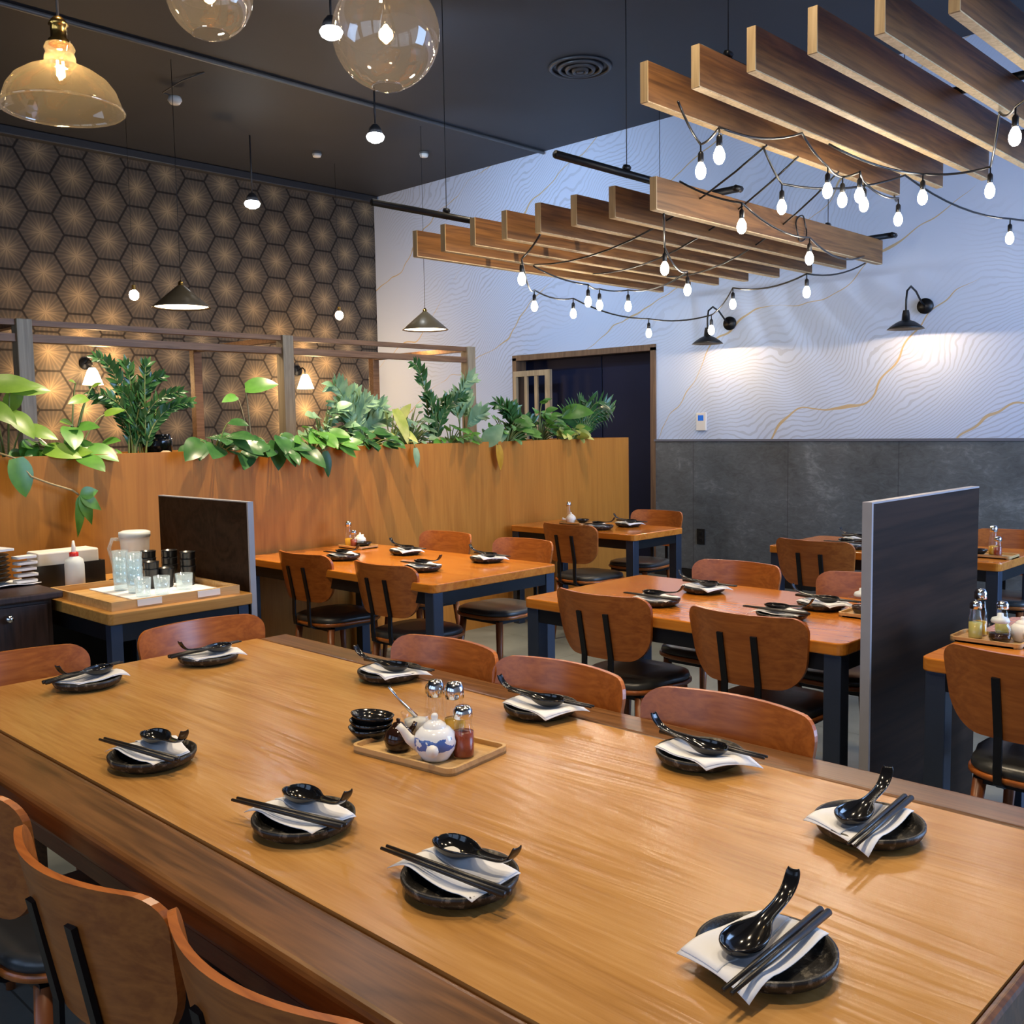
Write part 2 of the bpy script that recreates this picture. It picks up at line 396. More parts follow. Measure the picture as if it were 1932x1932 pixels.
# ------------------------------------------------------------------ the room
XB, YL, XF, YR, ZC = 8.14, 10.22, -3.0, -2.2, 4.41
struct('floor', MB().box(XF, XB+.9, YR, YL, -.1, 0), M['floor'])
struct('ceiling', MB().box(XF, XB, YR, YL, ZC, ZC+.1), M['ceiling'])
struct('wall_left', MB().box(XF, XB, YL, YL+.12, 0, ZC), M['wallpaper'])
DY0, DY1, DZ = 5.89, 7.78, 2.25
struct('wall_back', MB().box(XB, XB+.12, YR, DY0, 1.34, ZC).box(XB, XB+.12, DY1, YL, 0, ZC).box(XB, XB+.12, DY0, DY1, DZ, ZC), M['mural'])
struct('trim_1', MB().box(XB-.015, XB+.12, YR, DY0-.02, 0, 1.325), M['slate'])
struct('trim_2', MB().box(XB-.03, XB, YR, DY0-.02, 1.325, 1.345), M['bluetrim'])
struct('baseboard_back', MB().box(XB-.03, XB-.016, YR, DY0-.02, 0, .09), M['blackplastic'])
# front wall behind the viewer with tall daylight windows
wb = MB(); win = [(-1.9, -.1), (.4, 2.3), (3.0, 5.1)]
ys = [YR]+[y for w in win for y in w]+[YL]
for i in range(0, len(ys), 2): wb.box(XF-.15, XF, ys[i], ys[i+1], 0, ZC)
for a, b in win: wb.box(XF-.15, XF, a, b, 0, .8).box(XF-.15, XF, a, b, 3.2, ZC)
struct('wall_front', wb, M['ceiling'])
for i, (a, b) in enumerate(win):
    f = MB()
    for y in (a, (a+b)/2-.025, b-.05): f.box(XF-.1, XF-.04, y, y+.05, .8, 3.2)
    for z in (.8, 3.15): f.box(XF-.1, XF-.04, a, b, z, z+.05)
    o = struct('window_%d' % (i+1), f, M['steel'])
    struct('pane', MB().box(XF-.08, XF-.07, a+.03, b-.03, .83, 3.17), M['glass'], parent=o)
# right wall with one window
RA, RB = 4.5, 7.8
struct('wall_right', MB().box(XF, RA, YR-.12, YR, 0, ZC).box(RB, XB, YR-.12, YR, 0, ZC).box(RA, RB, YR-.12, YR, 0, .6).box(RA, RB, YR-.12, YR, 3.4, ZC), M['whitetrim'])
f = MB().box(RA, RB, YR-.09, YR-.03, .6, .66).box(RA, RB, YR-.09, YR-.03, 3.34, 3.4)
for x in (RA, RA+1.08, RA+2.16, RB-.06): f.box(x, x+.06, YR-.09, YR-.03, .66, 3.34)
o = struct('window_4', f, M['steel'])
struct('pane', MB().box(RA+.02, RB-.02, YR-.065, YR-.055, .62, 3.38), M['glass'], parent=o)
# doorway: navy double doors set back in the opening
d = struct('door_1', MB().box(XB-.02, XB+.14, DY0-.03, DY0+.03, 0, DZ).box(XB-.02, XB+.14, DY1-.03, DY1+.03, 0, DZ).box(XB-.02, XB+.14, DY0-.03, DY1+.03, DZ-.03, DZ+.03), M['doorframe'])
for a, b in ((DY0+.03, 6.67), (6.68, DY1-.03)):
    struct('door_leaf', MB().box(XB+.16, XB+.20, a, b, .01, DZ-.03), M['navy'], parent=d, bevel=.006)
struct('jamb_lining', MB().box(XB+.14, XB+.24, DY0-.03, DY0+.025, 0, DZ).box(XB+.14, XB+.24, DY1-.025, DY1+.03, 0, DZ).box(XB+.14, XB+.24, DY0, DY1, DZ-.02, DZ+.03).box(XB+.21, XB+.24, DY0, DY1, 0, DZ), M['navy'], parent=d)
# ceiling run: grey conduit, duct bulkhead
tag(obj('ceiling_conduit', MB().tube([(XF+.05, 7.29, ZC-.02), (XB-.02, 7.30, ZC-.02)], .018, 8), M['conduit']), 'thin grey conduit running along the charcoal ceiling to the white wall', 'conduit')
tag(obj('cornice_pipe', MB().box(XF+.05, XB-.02, YL-.10, YL-.002, ZC-.09, ZC-.002), M['duct'], bevel=.012), 'dark boxed moulding where the hexagon wallpaper meets the ceiling', 'moulding')
vt = thing('ceiling_vent', 'round dark air diffuser on the ceiling above the slatted canopies', 'vent', (6.48, 5.41, ZC-.002))
for i, r in enumerate((.235, .165, .105, .05)):
    obj('ring', MB().lathe([(r, 0), (r+.028, -.004), (r+.012, -.022-.010*i), (r-.012, -.012-.010*i)], 36, close=True), M['duct'], vt)
obj('hub', MB().lathe([(0, -.05), (.03, -.045), (.03, 0), (0, 0)], 20), M['duct'], vt)

# ------------------------------------------------------------------ wall fittings
th = thing('thermostat', 'small white thermostat with a blue screen on the mural wall', 'thermostat', (XB-.011, 5.33, 1.51))
obj('case', MB().box(-.012, .011, -.055, .055, -.085, .085), M['white'], th, bevel=.006)
obj('screen', MB().box(-.015, -.0115, -.03, .03, .01, .062), M['lcd'], th)
ot = thing('wall_outlet', 'black wall socket low on the dark slate tiles', 'outlet', (XB-.016, 5.33, .41))
obj('plate', MB().box(-.008, 0, -.045, .045, -.075, .075), M['blackplastic'], ot, bevel=.003)
for z in (-.03, .03): obj('socket', MB().box(-.011, -.007, -.018, .018, z-.016, z+.016), M['steel'], ot, bevel=.003)

# ------------------------------------------------------------------ chairs
def curvex(y, z): return -.205-.20*(z-.5)+.072*(y/.24)**2-.01
def make_chair(label):
    t = thing('dining_chair', label, 'chair')
    # bent plywood backrest
    zt, zb, rt_, rb_ = .828, .560, .058, .10; N = 30; rows = 9; F = []; B = []
    for i in range(N+1):
        u = -math.cos(PI*i/N); hw = .247; yy = u*hw; dt, db = [r-math.sqrt(max(0, r*r-max(0, abs(yy)-(hw-r))**2)) for r in (rt_, rb_)]
        ft = []; bk = []
        for j in range(rows+1):
            z = zb+db*1.1+(zt-zb-1.1*db-dt)*j/rows
            y = yy*(1-.12*(zt-z)/(zt-zb)); x = curvex(y, z); ft.append((x+.007, y, z)); bk.append((x-.007, y, z))
        F.append(ft); B.append(bk)
    mb = MB().grid(F).grid(B, flip=True)
    loop = lambda P: [P[i][0] for i in range(N+1)]+[P[N][j] for j in range(1, rows+1)]+[P[i][rows] for i in range(N-1, -1, -1)]+[P[0][j] for j in range(rows-1, 0, -1)]
    a, b = loop(F), loop(B); mb.grid([b+[b[0]], a+[a[0]]], smooth=False)
    obj('backrest', mb, M['chair'], t)
    # seat shell and pad
    def plan(sx, z, x0=0):
        return [(x0+sx*(.215*math.copysign(abs(math.cos(a))**.6, math.cos(a))), sx*((.215 if math.cos(a) > 0 else .20)*math.copysign(abs(math.sin(a))**.6, math.sin(a))), z) for a in [2*PI*k/40 for k in range(40)]]
    def puck(levels):
        m = MB(); P = [plan(sx, z)+[plan(sx, z)[0]] for sx, z in levels]; m.grid(P)
        m.add(plan(*levels[-1]), [tuple(range(40))]); m.add(plan(*levels[0]), [tuple(range(40))[::-1]]); return m
    obj('seat', puck([(.96, .418), (1, .424), (1, .434), (.985, .438)]), M['chair'], t)
    obj('seat_pad', puck([(.955, .4385), (.97, .446), (.95, .462), (.85, .471), (.5, .474)]), M['pad'], t)
    for s in (-1, 1):
        y = s*.068
        pts = [(curvex(y, .752)-.011, y, .752), (curvex(y, .65)-.012, y, .65), (curvex(y, .57)-.013, y, .57), (-.238, y, .48), (-.232, y, .425), (-.20, y, .409), (-.05, y, .409)]
        obj('back_bar', MB().tube(pts, 0, rect=(.024, .009), up=(1, 0, 0)), M['steel'], t)
    obj('seat_frame', MB().box(-.165, .165, -.16, -.13, .394, .416).box(-.165, .165, .13, .16, .394, .416).box(-.165, -.135, -.16, .16, .394, .416).box(.135, .165, -.16, .16, .394, .416), M['steel'], t)
    for sx in (-1, 1):
        for sy in (-1, 1):
            obj('leg', MB().tube([(sx*.15, sy*.145, .405), (sx*.185, sy*.178, 0)], [.021, .012], 12), M['chairleg'], t)
    return t
chair0 = None
def chair(x, y, rz, label, group):
    """x,y is the middle of the seat; rz turns the sitter's front from +X"""
    global chair0
    if chair0 is None:
        chair0 = make_chair(label); chair0.location = (x, y, 0); chair0.rotation_euler = (0, 0, rz); chair0['group'] = group; return chair0
    return dup(chair0, (x, y, 0), rz, label, group)
G = 'chairs round the long communal table'
chair(.842, 1.588, .05, 'russet plywood chair at the long table, middle one of the three nearest the viewer', G)
chair(.868, 1.098, .02, 'russet plywood chair at the long table, cut by the bottom edge of the photo', G)
chair(.86, 2.15, .0, 'russet plywood chair at the long table, cut by the left edge of the photo', G)
chair(1.84, 2.285, PI, 'curved chair back showing over the long table left of the condiment bottles', G)
chair(1.84, 1.815, PI, 'curved chair back showing over the long table, middle one of the far side', G)
chair(1.84, 1.275, PI, 'curved chair back showing over the long table, nearest the dark divider', G)
chair(1.73, 2.99, -PI/2, 'curved chair back at the end of the long table, below the tumblers', G)
chair(1.08, 2.98, -PI/2, 'curved chair back at the end of the long table, below the dark cabinet', G)
G = 'chairs at the table in front of the orange planter'
chair(3.33, 4.62, .02, 'plywood chair with black back bars, leftmost at the table against the orange planter', G)
chair(3.33, 3.92, .02, 'plywood chair with black back bars at the planter table, right of the leftmost one', G)
chair(4.06, 4.72, PI, 'plywood chair tucked against the orange planter behind its table', G)
chair(4.06, 4.04, PI, 'plywood chair at the right far side of the planter table', G)
G = 'chairs at the middle table left of the divider'
chair(3.32, 2.515, 0, 'plywood chair with its back to the viewer, left one at the middle table', G)
chair(3.32, 1.855, 0, 'large plywood chair back just left of the dark divider', G)
chair(3.95, 2.53, PI, 'orange plywood chair facing the viewer across the middle table, left one', G)
chair(3.95, 1.87, PI, 'orange plywood chair facing the viewer, half hidden by the dark divider', G)
G = 'chairs at the small table by the doorway'
chair(5.36, 4.44, 0, 'dark shaded plywood chair on the near side of the small doorway table', G)
chair(6.10, 4.54, PI, 'plywood chair on the far side of the small table, before the doorway', G)
G = 'chairs at the table by the slate wall'
chair(5.46, 2.69, 0, 'plywood chair left of the divider with its back to the viewer, near the slate wall', G)
chair(6.14, 2.62, PI, 'reddish chair top peeking out left of the divider by the slate wall', G)
chair(6.14, 1.96, PI, 'plywood chair right of the divider before the blue-lit slate wall', G)
chair(3.27, .90, 0, 'plywood chair with one black bar, cut by the right edge of the photo', 'chairs at the table right of the divider')

# ------------------------------------------------------------------ tables
t = thing('communal_table', 'long honey wood communal table with dark walnut edge strips in the foreground', 'table', (1.39, 1.77, 0))
X0, X1, Y0, Y1 = .745-1.39, 2.035-1.39, .40-1.77, 3.14-1.77
obj('tabletop', MB().box(X0+.132, X1-.125, Y0+.0185, Y1, .688, .75), M['tabletop'], t)
obj('end_strip', MB().box(X0+.132, X1-.125, Y0, Y0+.018, .688, .75), M['walnut'], t, bevel=.008, label='dark walnut end strip')
obj('edge_strip', MB().box(X0, X0+.1315, Y0, Y1, .688, .75), M['walnut'], t, bevel=.016, bseg=4, label='dark walnut edge strip')
obj('edge_strip', MB().box(X1-.1245, X1, Y0, Y1, .688, .75), M['walnut'], t, bevel=.016, bseg=4, label='walnut edge strip')
obj('apron', MB().box(X0+.045, X0+.085, Y0+.10, Y1-.10, .615, .687).box(X1-.17, X1-.14, Y0+.25, Y1-.25, .60, .687), M['walnut'], t)
for x in (X0+.22, X1-.30):
    for y in (Y0+.12, Y1-.22): obj('leg', MB().box(x, x+.10, y, y+.10, 0, .687), M['walnut'], t, bevel=.006)
def dining_table(x0, x1, y0, y1, label, edge='top'):
    cx, cy = (x0+x1)/2, (y0+y1)/2; t = thing('dining_table', label, 'table', (cx, cy, 0))
    a, b = (x1-x0)/2, (y1-y0)/2
    obj('tabletop', MB().slab(-a, a, -b, b, .706, .75, .035), M['top'], t, bevel=.005)
    fr = MB().box(-a+.02, -a+.06, -b+.04, b-.04, .645, .705).box(a-.06, a-.02, -b+.04, b-.04, .645, .705).box(-a+.04, a-.04, -b+.02, -b+.06, .645, .705).box(-a+.04, a-.04, b-.06, b-.02, .645, .705)
    obj('apron', fr, M['steel'], t)
    for sx in (-1, 1):
        for sy in (-1, 1):
            x, y = sx*(a-.045), sy*(b-.045)
            obj('leg', MB().box(x-.032, x+.032, y-.032, y+.032, 0, .705), M['bluesteel'], t, bevel=.004)
    return t
dining_table(3.12, 4.02, 3.55, 5.27, 'amber dining table standing against the orange planter wall')
dining_table(3.14, 4.0, 1.50, 2.98, 'amber dining table in the middle, left of the dark divider')
dining_table(5.40, 6.0, 4.08, 5.25, 'small amber table by the dark doorway at the planter end')
dining_table(5.42, 6.10, 1.74, 3.08, 'amber table behind the divider, nearest the slate wall')
dining_table(3.13, 4.0, -.35, 1.24, 'amber table right of the dark divider, cut by the right edge')

# ------------------------------------------------------------------ dividers, planter box
t = thing('table_divider', 'tall dark wood-grain divider panel between the middle and right tables', 'divider', (3.1, 1.405, 0))
obj('panel', MB().box(.012, .96, -.016, .016, 0, 1.23), M['screen'], t)
obj('edge_band', MB().box(0, .0118, -.0162, .0162, 0, 1.236).box(.012, .96, -.0162, .0162, 1.2302, 1.236), M['screenedge'], t, label='pale edge band')
t = thing('station_screen', 'dark square screen panel at the right end of the service table', 'screen', (2.475, 4.51, 0))
obj('panel', MB().box(-.014, .014, -.42, .44, 0, 1.165), M['screen'], t)
obj('edge_band', MB().box(-.0145, .0145, -.431, -.4202, 0, 1.17).box(-.0145, .0145, -.42, .44, 1.1652, 1.17), M['screenedge'], t, label='grey edge band')
PT = 1.385
t = thing('planter_box', 'long orange wood planter wall dividing the room', 'planter', (3, 5.3, 0))
px0, px1 = -4.5, 3.95
obj('front_panel', MB().box(px0, px1, 0, .03, 0, PT), M['planter'], t)
obj('back_panel', MB().box(px0, px1, .47, .50, 0, PT), M['planter'], t)
obj('end_panel', MB().box(px1-.03, px1, .0301, .4699, 0, PT).box(px0, px0+.03, .0301, .4699, 0, PT), M['planter'], t)
obj('soil', MB().grid([[(px0+.031+(px1-px0-.062)*i/80, .031+.438*j/5, PT-.07+.02*random.random()) for j in range(6)] for i in range(81)], flip=True), M['soil'], t, kind='stuff')
PS = PT-.055  # soil height

# ------------------------------------------------------------------ place settings
def rim_plate():
    return MB().lathe([(0, .004), (.060, .004), (.064, 0), (.074, .002), (.091, .012), (.0965, .023), (.0965, .0295), (.0915, .030), (.0865, .018), (.079, .0098), (.06, .0085), (0, .0085)], 48)
plate0 = napk0 = spoon0 = chop0 = None
def napkin_mb(k):
    rnd = random.Random(k); c = [V((-.075, .088)), V((.083, .056)), V((.085, -.052)), V((-.128, -.046))]
    c = [p+V((rnd.uniform(-.008, .008), rnd.uniform(-.008, .008))) for p in c]
    def sheet(c, dz, n=14):
        P = []
        for i in range(n+1):
            row = []
            for j in range(n+1):
                s, q = i/n, j/n; p = (c[0]*(1-s)+c[1]*s)*(1-q)+(c[3]*(1-s)+c[2]*s)*q; r = p.length
                z = .0318 - .012*max(0, 1-(r/.08)**2) - .022*max(0, (r-.094)/.05)**1.3 + dz
                z += .0014*math.sin(34*p.x+k)+.0012*math.sin(41*p.y+2*k)
                row.append((p.x, p.y, z))
            P.append(row)
        return P
    m = MB().grid(sheet(c, 0))
    c2 = [c[0]*.985+V((.004, -.002)), c[1]*.96, c[1]*.55+c[2]*.42, c[0]*.42+c[3]*.56]
    m.grid(sheet(c2, .0022)); return m
def spoon_mb():
    # stations along the handle: x, half width, trough depth, rim z
    S = [(-.058, .003, .001, .029), (-.055, .014, .010, .030), (-.046, .0235, .019, .031), (-.030, .0300, .0245, .031), (-.010, .0305, .0255, .031), (.008, .0260, .021, .031), (.022, .0185, .013, .031), (.034, .0125, .007, .031), (.050, .0105, .0045, .032), (.070, .0100, .004, .034), (.090, .0100, .004, .037), (.106, .0105, .004, .043), (.117, .0110, .004, .053), (.123, .0112, .004, .064), (.126, .008, .003, .071)]
    P = [[(x*1.08, w*math.cos(PI*k/12), z-d*math.sin(PI*k/12)) for k in range(13)] for x, w, d, z in S]
    return MB().grid(P, flip=True)
def chop_mb(): return MB().tube([(-.150, 0, 0), (-.05, 0, 0), (.125, 0, 0)], [.0030, .0042, .0058], 10)
NAPS = [napkin_mb(k) for k in (1, 2, 3)]; nap_protos = [None]*3
nset = 0
TZ = .75
def setting(x, y, ang, where, group, sp=None, ch=None, off=(-.016, .014)):
    """ang: direction (degrees) of the diner's right hand; where: how to find this place"""
    global plate0, spoon0, chop0, nset
    a = math.radians(ang); sa = math.radians(sp if sp is not None else ang+1); ca = math.radians(ch if ch is not None else ang-1)
    R = lambda u, v, b=a: (x+u*math.cos(b)-v*math.sin(b), y+u*math.sin(b)+v*math.cos(b))
    L = 'round black plate, '+where
    if plate0 is None: plate0 = solo('side_plate', rim_plate(), M['plate'], L, 'plate', 'black plates at the '+group, loc=(x, y, TZ))
    else: dup(plate0, (x, y, TZ), 0, L, 'black plates at the '+group)
    k = nset % 3; nset += 1; L = 'white paper napkin, '+where
    if nap_protos[k] is None: nap_protos[k] = solo('paper_napkin', NAPS[k], M['napkin'], L, 'napkin', 'napkins at the '+group, loc=(x, y, TZ), rz=a, solid=.0012)
    else: dup(nap_protos[k], (x, y, TZ), a, L, 'napkins at the '+group)
    L = 'black soup spoon, '+where; bx, by = R(*off)
    if spoon0 is None: spoon0 = solo('soup_spoon', spoon_mb(), M['spoon'], L, 'spoon', 'soup spoons at the '+group, loc=(bx, by, TZ+.0235), rz=sa, solid=.0032, subd=1)
    else: dup(spoon0, (bx, by, TZ+.0235), sa, L, 'soup spoons at the '+group)
    for v, w in ((-.0205, 'inner'), (-.0325, 'outer')):
        cx, cy = R(0, v); L = '%s black chopstick, %s' % (w, where)
        if chop0 is None: chop0 = solo('chopstick', chop_mb(), M['chop'], L, 'chopstick', 'chopsticks at the '+group, loc=(cx, cy, TZ+.0395), rz=ca)
        else: dup(chop0, (cx, cy, TZ+.0395), ca, L, 'chopsticks at the '+group)
g = 'long table'
for x, y, ang, sp, ch, w in (
    (1.188, .674, 2.5, 4, 1.6, 'nearest setting, right front of the long table'),
    (1.704, .760, 2.5, 2, 3.7, 'right end of long table, setting behind the nearest'),
    (1.061, 1.157, -89, -93, -86, 'long table, near edge, right one of three'),
    (1.031, 1.555, -84, -90.5, -77, 'long table, near edge, middle one of three'),
    (1.014, 2.126, -87, -92.5, -81, 'long table, near edge, left one of three'),
    (1.833, 1.206, 88, 87, 88, 'long table, far edge, right one of three'),
    (1.878, 1.724, 97, 99, 93, 'long table, far edge, middle one of three'),
    (1.856, 2.316, 99, 101, 97, 'long table, far edge, left of condiments'),
    (1.210, 2.932, 198, 201, 197, 'far left end of long table, left setting'),
    (1.606, 2.937, 190, 190, 188, 'far left end of long table, right setting')): setting(x, y, ang, w, g, sp, ch, (-.030, .034) if 'near edge' in w else (-.016, .014))
g = 'other tables'
for x, y, ang, w in (
    (3.42, 4.66, -90, 'planter table, near side, left setting'), (3.41, 3.95, -90, 'planter table, near side, right setting'),
    (3.80, 4.56, 90, 'planter table, planter side, left setting'), (3.86, 3.93, 90, 'planter table, right far corner setting'),
    (3.36, 2.42, -90, 'middle table, near side, left setting'), (3.74, 2.44, 90, 'middle table, far side, left setting'),
    (3.40, 1.87, -90, 'middle table, near side, right setting'), (3.70, 1.86, 90, 'middle table, far side, by the divider'),
    (5.84, 4.46, 90, 'small doorway table, right setting'), (5.56, 4.50, -90, 'small doorway table, left setting behind the dark chair'),
    (5.86, 2.70, 90, 'slate wall table, back setting left of the divider'), (5.56, 2.62, -90, 'slate wall table, front setting left of the divider')): setting(x, y, ang, w, g)

# ------------------------------------------------------------------ condiments
def tray_mb(a, b):
    m = MB().slab(-a, a, -b, b, 0, .006, .022)
    out = []; inn = []
    for cx, cy, a0 in ((1, 1, 0), (-1, 1, 90), (-1, -1, 180), (1, -1, 270)):
        for k in range(6):
            q = math.radians(a0+18*k)
            out.append((cx*(a-.022)+.022*math.cos(q), cy*(b-.022)+.022*math.sin(q))); inn.append((cx*(a-.022)+.014*math.cos(q), cy*(b-.022)+.014*math.sin(q)))
    out.append(out[0]); inn.append(inn[0])
    m.grid([[(x, y, 0) for x, y in out], [(x, y, .017) for x, y in out], [(x, y, .017) for x, y in inn], [(x, y, .006) for x, y in inn]], smooth=False, flip=True)
    return m
def condiment_tray(x, y, rz, label, a=.145, b=.10):
    return solo('condiment_tray', tray_mb(a, b), M['bamboo'], label, 'tray', 'condiment trays', loc=(x, y, .7505), rz=rz)
def shaker(x, y, label, r=.021, h=.10, fill=None, fh=.5, z=.757, cap=.022, name='shaker_bottle', cat='bottle'):
    t = thing(name, label, cat, (x, y, z), 0, 'condiment bottles')
    obj('glass_body', MB().lathe([(0, .001), (r*.96, .001), (r, .006), (r, h*.62), (r*.80, h*.76), (r*.74, h), ], 24), M['glass'], t)
    if fill is not None: obj('contents', MB().lathe([(0, .003), (r*.90, .003), (r*.92, .008), (r*.92, h*fh*.95), (0, h*fh)], 20), fill, t)
    obj('cap', MB().lathe([(r*.78, h-.004), (r*.86, h-.002), (r*.86, h+cap*.6), (r*.6, h+cap), (0, h+cap*1.05)], 24), M['chrome'], t)
    return t
def teapot(x, y, rz, label, mat, s=1.0, z=.757):
    t = thing('small_teapot', label, 'teapot', (x, y, z), rz, 'condiment pots'); 
    P = [(0, .001), (.026, .001), (.030, .006), (.040, .022), (.043, .038), (.039, .054), (.030, .064), (.022, .067)]
    sc = lambda pr: [(r*s, q*s) for r, q in pr]
    obj('body', MB().lathe(sc(P), 32), mat, t)
    obj('lid', MB().lathe(sc([(.024, .066), (.022, .072), (.012, .079), (.006, .081), (.0075, .088), (.005, .093), (0, .094)]), 24), mat, t)
    obj('spout', MB().tube([V(p)*s for p in ((-.030, 0, .028), (-.052, 0, .042), (-.064, 0, .060), (-.073, 0, .070))], [.015*s, .010*s, .0075*s, .007*s], 14), M['white'], t)
    obj('handle', MB().tube([V(p)*s for p in ((0, -.034, .030), (0, -.055, .034), (0, -.074, .039))], [.009*s, .010*s, .0125*s], 14), M['white'], t)
    return t
condiment_tray(1.485, 1.715, math.radians(97), 'bamboo condiment tray in the middle of the long table', .155, .105)
teapot(1.448, 1.652, math.radians(-46), 'small blue and white porcelain teapot on the long table tray', M['teapot'], 1.12)
t = thing('soy_pot', 'dark brown glazed soy pot left of the white teapot', 'pot', (1.433, 1.762, .757))
obj('body', MB().lathe([(0, 0), (.022, 0), (.031, .012), (.035, .03), (.030, .046), (.020, .055), (.014, .058)], 28), M['soy'], t)
obj('lid', MB().lathe([(.016, .057), (.012, .064), (.004, .067), (.005, .074), (0, .076)], 20), M['soy'], t)
obj('spout', MB().tube([(.025, .0, .03), (.045, .0, .045), (.052, 0, .055)], [.009, .006, .005], 10), M['soy'], t)
t = thing('sugar_jar', 'open glass jar of white sugar behind the soy pot', 'jar', (1.513, 1.792, .757), 0)
obj('glass_body', MB().lathe([(0, .001), (.026, .001), (.028, .01), (.032, .05), (.037, .066), (.035, .066), (.030, .05), (.026, .01), (0, .006)], 28), M['glass'], t)
obj('contents', MB().lathe([(0, .007), (.025, .009), (.0295, .048), (0, .056)], 24), M['sugar'], t)
solo('jar_spoon', MB().tube([(0, 0, 0), (-.03, .03, .045), (-.045, .045, .075)], [.006, .0025, .004], 8), M['chrome'], 'thin metal spoon leaning out of the sugar jar', 'spoon', loc=(1.513, 1.792, .812))
shaker(1.522, 1.666, 'tall chrome-capped bottle of yellow oil on the long table tray', .026, .125, M['oil'], .62, cap=.034)
shaker(1.506, 1.713, 'tall chrome-capped bottle half hidden behind the yellow oil bottle', .024, .125, M['oil'], .45, cap=.034)
shaker(1.503, 1.618, 'glass shaker of red chili sauce on the right of the tray', .0255, .092, M['chili'], .66, cap=.024)
shaker(1.555, 1.785, 'slim empty glass shaker at the back of the long table tray', .017, .108, None, cap=.02)
bl = None
for k, w in enumerate(('lowest', 'middle', 'top')):
    L = '%s black dish of the stack left of the condiment tray' % w
    mb = MB().lathe([(0, .003), (.022, .003), (.024, 0), (.028, .003), (.046, .022), (.053, .034), (.050, .034), (.043, .023), (.026, .007), (0, .006)], 30)
    if bl is None: bl = solo('sauce_dish', mb, M['spoon'], L, 'dish', 'stacked black dishes', loc=(1.450, 1.890, .7505))
    else: dup(bl, (1.450+.004*k, 1.890+.003*k, .7505+.0135*k), 0, L, 'stacked black dishes', rot=(.05*k, -.04*k, k))
# the other tables' caddies
def caddy(x, y, rz, where, items):
    condiment_tray(x, y, rz, 'bamboo condiment tray, '+where, .115, .08)
    c, s = math.cos(rz), math.sin(rz)
    for u, v, kind, desc in items:
        X, Y = x+u*c-v*s, y+u*s+v*c; L = desc+', '+where
        if kind == 'oil': shaker(X, Y, L, .023, .105, M['oilpale'], .55)
        elif kind == 'tall': shaker(X, Y, L, .024, .13, M['oil'], .4, cap=.03)
        elif kind == 'chili': shaker(X, Y, L, .022, .085, M['chili'], .6)
        elif kind == 'pot': teapot(X, Y, rz+2.2, L, M['white'], .9)
        elif kind == 'jug':
            t = thing('glass_jug', L, 'jug', (X, Y, .757), 0)
            obj('glass_body', MB().lathe([(0, .001), (.03, .001), (.036, .012), (.038, .04), (.032, .06), (.026, .068)], 26), M['glass'], t)
            obj('contents', MB().lathe([(0, .003), (.029, .004), (.034, .014), (.035, .03), (0, .031)], 22), M['soy'], t)
            obj('lid', MB().lathe([(.027, .067), (.03, .072), (.026, .082), (.010, .088), (.009, .098), (0, .10)], 24), M['frost'], t)
            obj('handle', MB().tube([(-.022, .026, .062), (-.04, .046, .056), (-.042, .05, .03), (-.026, .028, .018)], .0045, 8), M['glass'], t)
        elif kind == 'dish': solo('sauce_dish', MB().lathe([(0, .003), (.024, 0), (.044, .022), (.05, .032), (.046, .032), (.026, .008), (0, .006)], 26), M['spoon'], L, 'dish', loc=(X, Y, .757))
caddy(3.50, 1.145, -PI/2, 'table right of the divider', ((-.055, .045, 'tall', 'tall chrome-capped bottle'), (-.05, -.012, 'oil', 'pale oil bottle nearer the viewer'), (.02, .035, 'oil', 'second pale oil bottle'), (.035, -.03, 'jug', 'glass jug of dark soy sauce'), (.085, .03, 'pot', 'white teapot')))
caddy(3.83, 5.06, PI/2, 'planter table', ((.06, .03, 'tall', 'tall chrome-capped bottle'), (0, .035, 'chili', 'red chili shaker'), (.02, -.03, 'pot', 'white teapot'), (-.06, .0, 'dish', 'black dish')))
caddy(5.77, 4.90, PI/2, 'small doorway table', ((.06, .02, 'tall', 'tall chrome-capped bottle'), (.02, .04, 'pot', 'white teapot'), (-.055, -.01, 'dish', 'black dish')))
caddy(3.70, 1.66, 0, 'middle table', ((.05, .02, 'oil', 'pale oil bottle'), (-.03, .02, 'jug', 'glass jug of soy sauce'), (.0, -.04, 'chili', 'red chili shaker')))
caddy(5.67, 1.86, -PI/2, 'slate wall table', ((-.01, .03, 'tall', 'tall chrome-capped bottle'), (.03, -.02, 'chili', 'red chili shaker'), (-.07, -.02, 'dish', 'black dish')))

# ------------------------------------------------------------------ service station
t = thing('service_table', 'small wood-topped service table on black legs beside the cabinet', 'table', (2.11, 4.62, 0))
obj('tabletop', MB().slab(-.34, .34, -.58, .60, .70, .75, .02), M['servicetop'], t, bevel=.004)
obj('apron', MB().box(-.31, .31, -.55, -.51, .62, .699).box(-.31, .31, .53, .57, .62, .699).box(-.31, -.27, -.51, .53, .62, .699).box(.27, .31, -.51, .53, .62, .699), M['steel'], t)
for sx in (-1, 1):
    for sy in (-1, 1): obj('leg', MB().box(sx*.30-.025, sx*.30+.025, sy*.53-.025, sy*.53+.025, 0, .699), M['bluesteel'], t)
obj('back_panel', MB().box(-.31, .31, .575, .592, .05, .699), M['steel'], t, label='dark sheet added to darken the space under the tabletop')  # sheet added only to darken the space beneath the top
t = thing('serving_tray', 'pale wooden rimmed tray holding tumblers on the service table', 'tray', (2.105, 4.41, .7505))
obj('base', MB().box(-.29, .29, -.31, .31, 0, .010), M['pine'], t)
obj('rim', MB().box(-.302, -.2901, -.322, .322, 0, .038).box(.2901, .302, -.322, .322, 0, .038).box(-.29, .29, -.322, -.3101, 0, .038).box(-.29, .29, .3101, .322, 0, .038), M['pine'], t)
TZ2 = .761
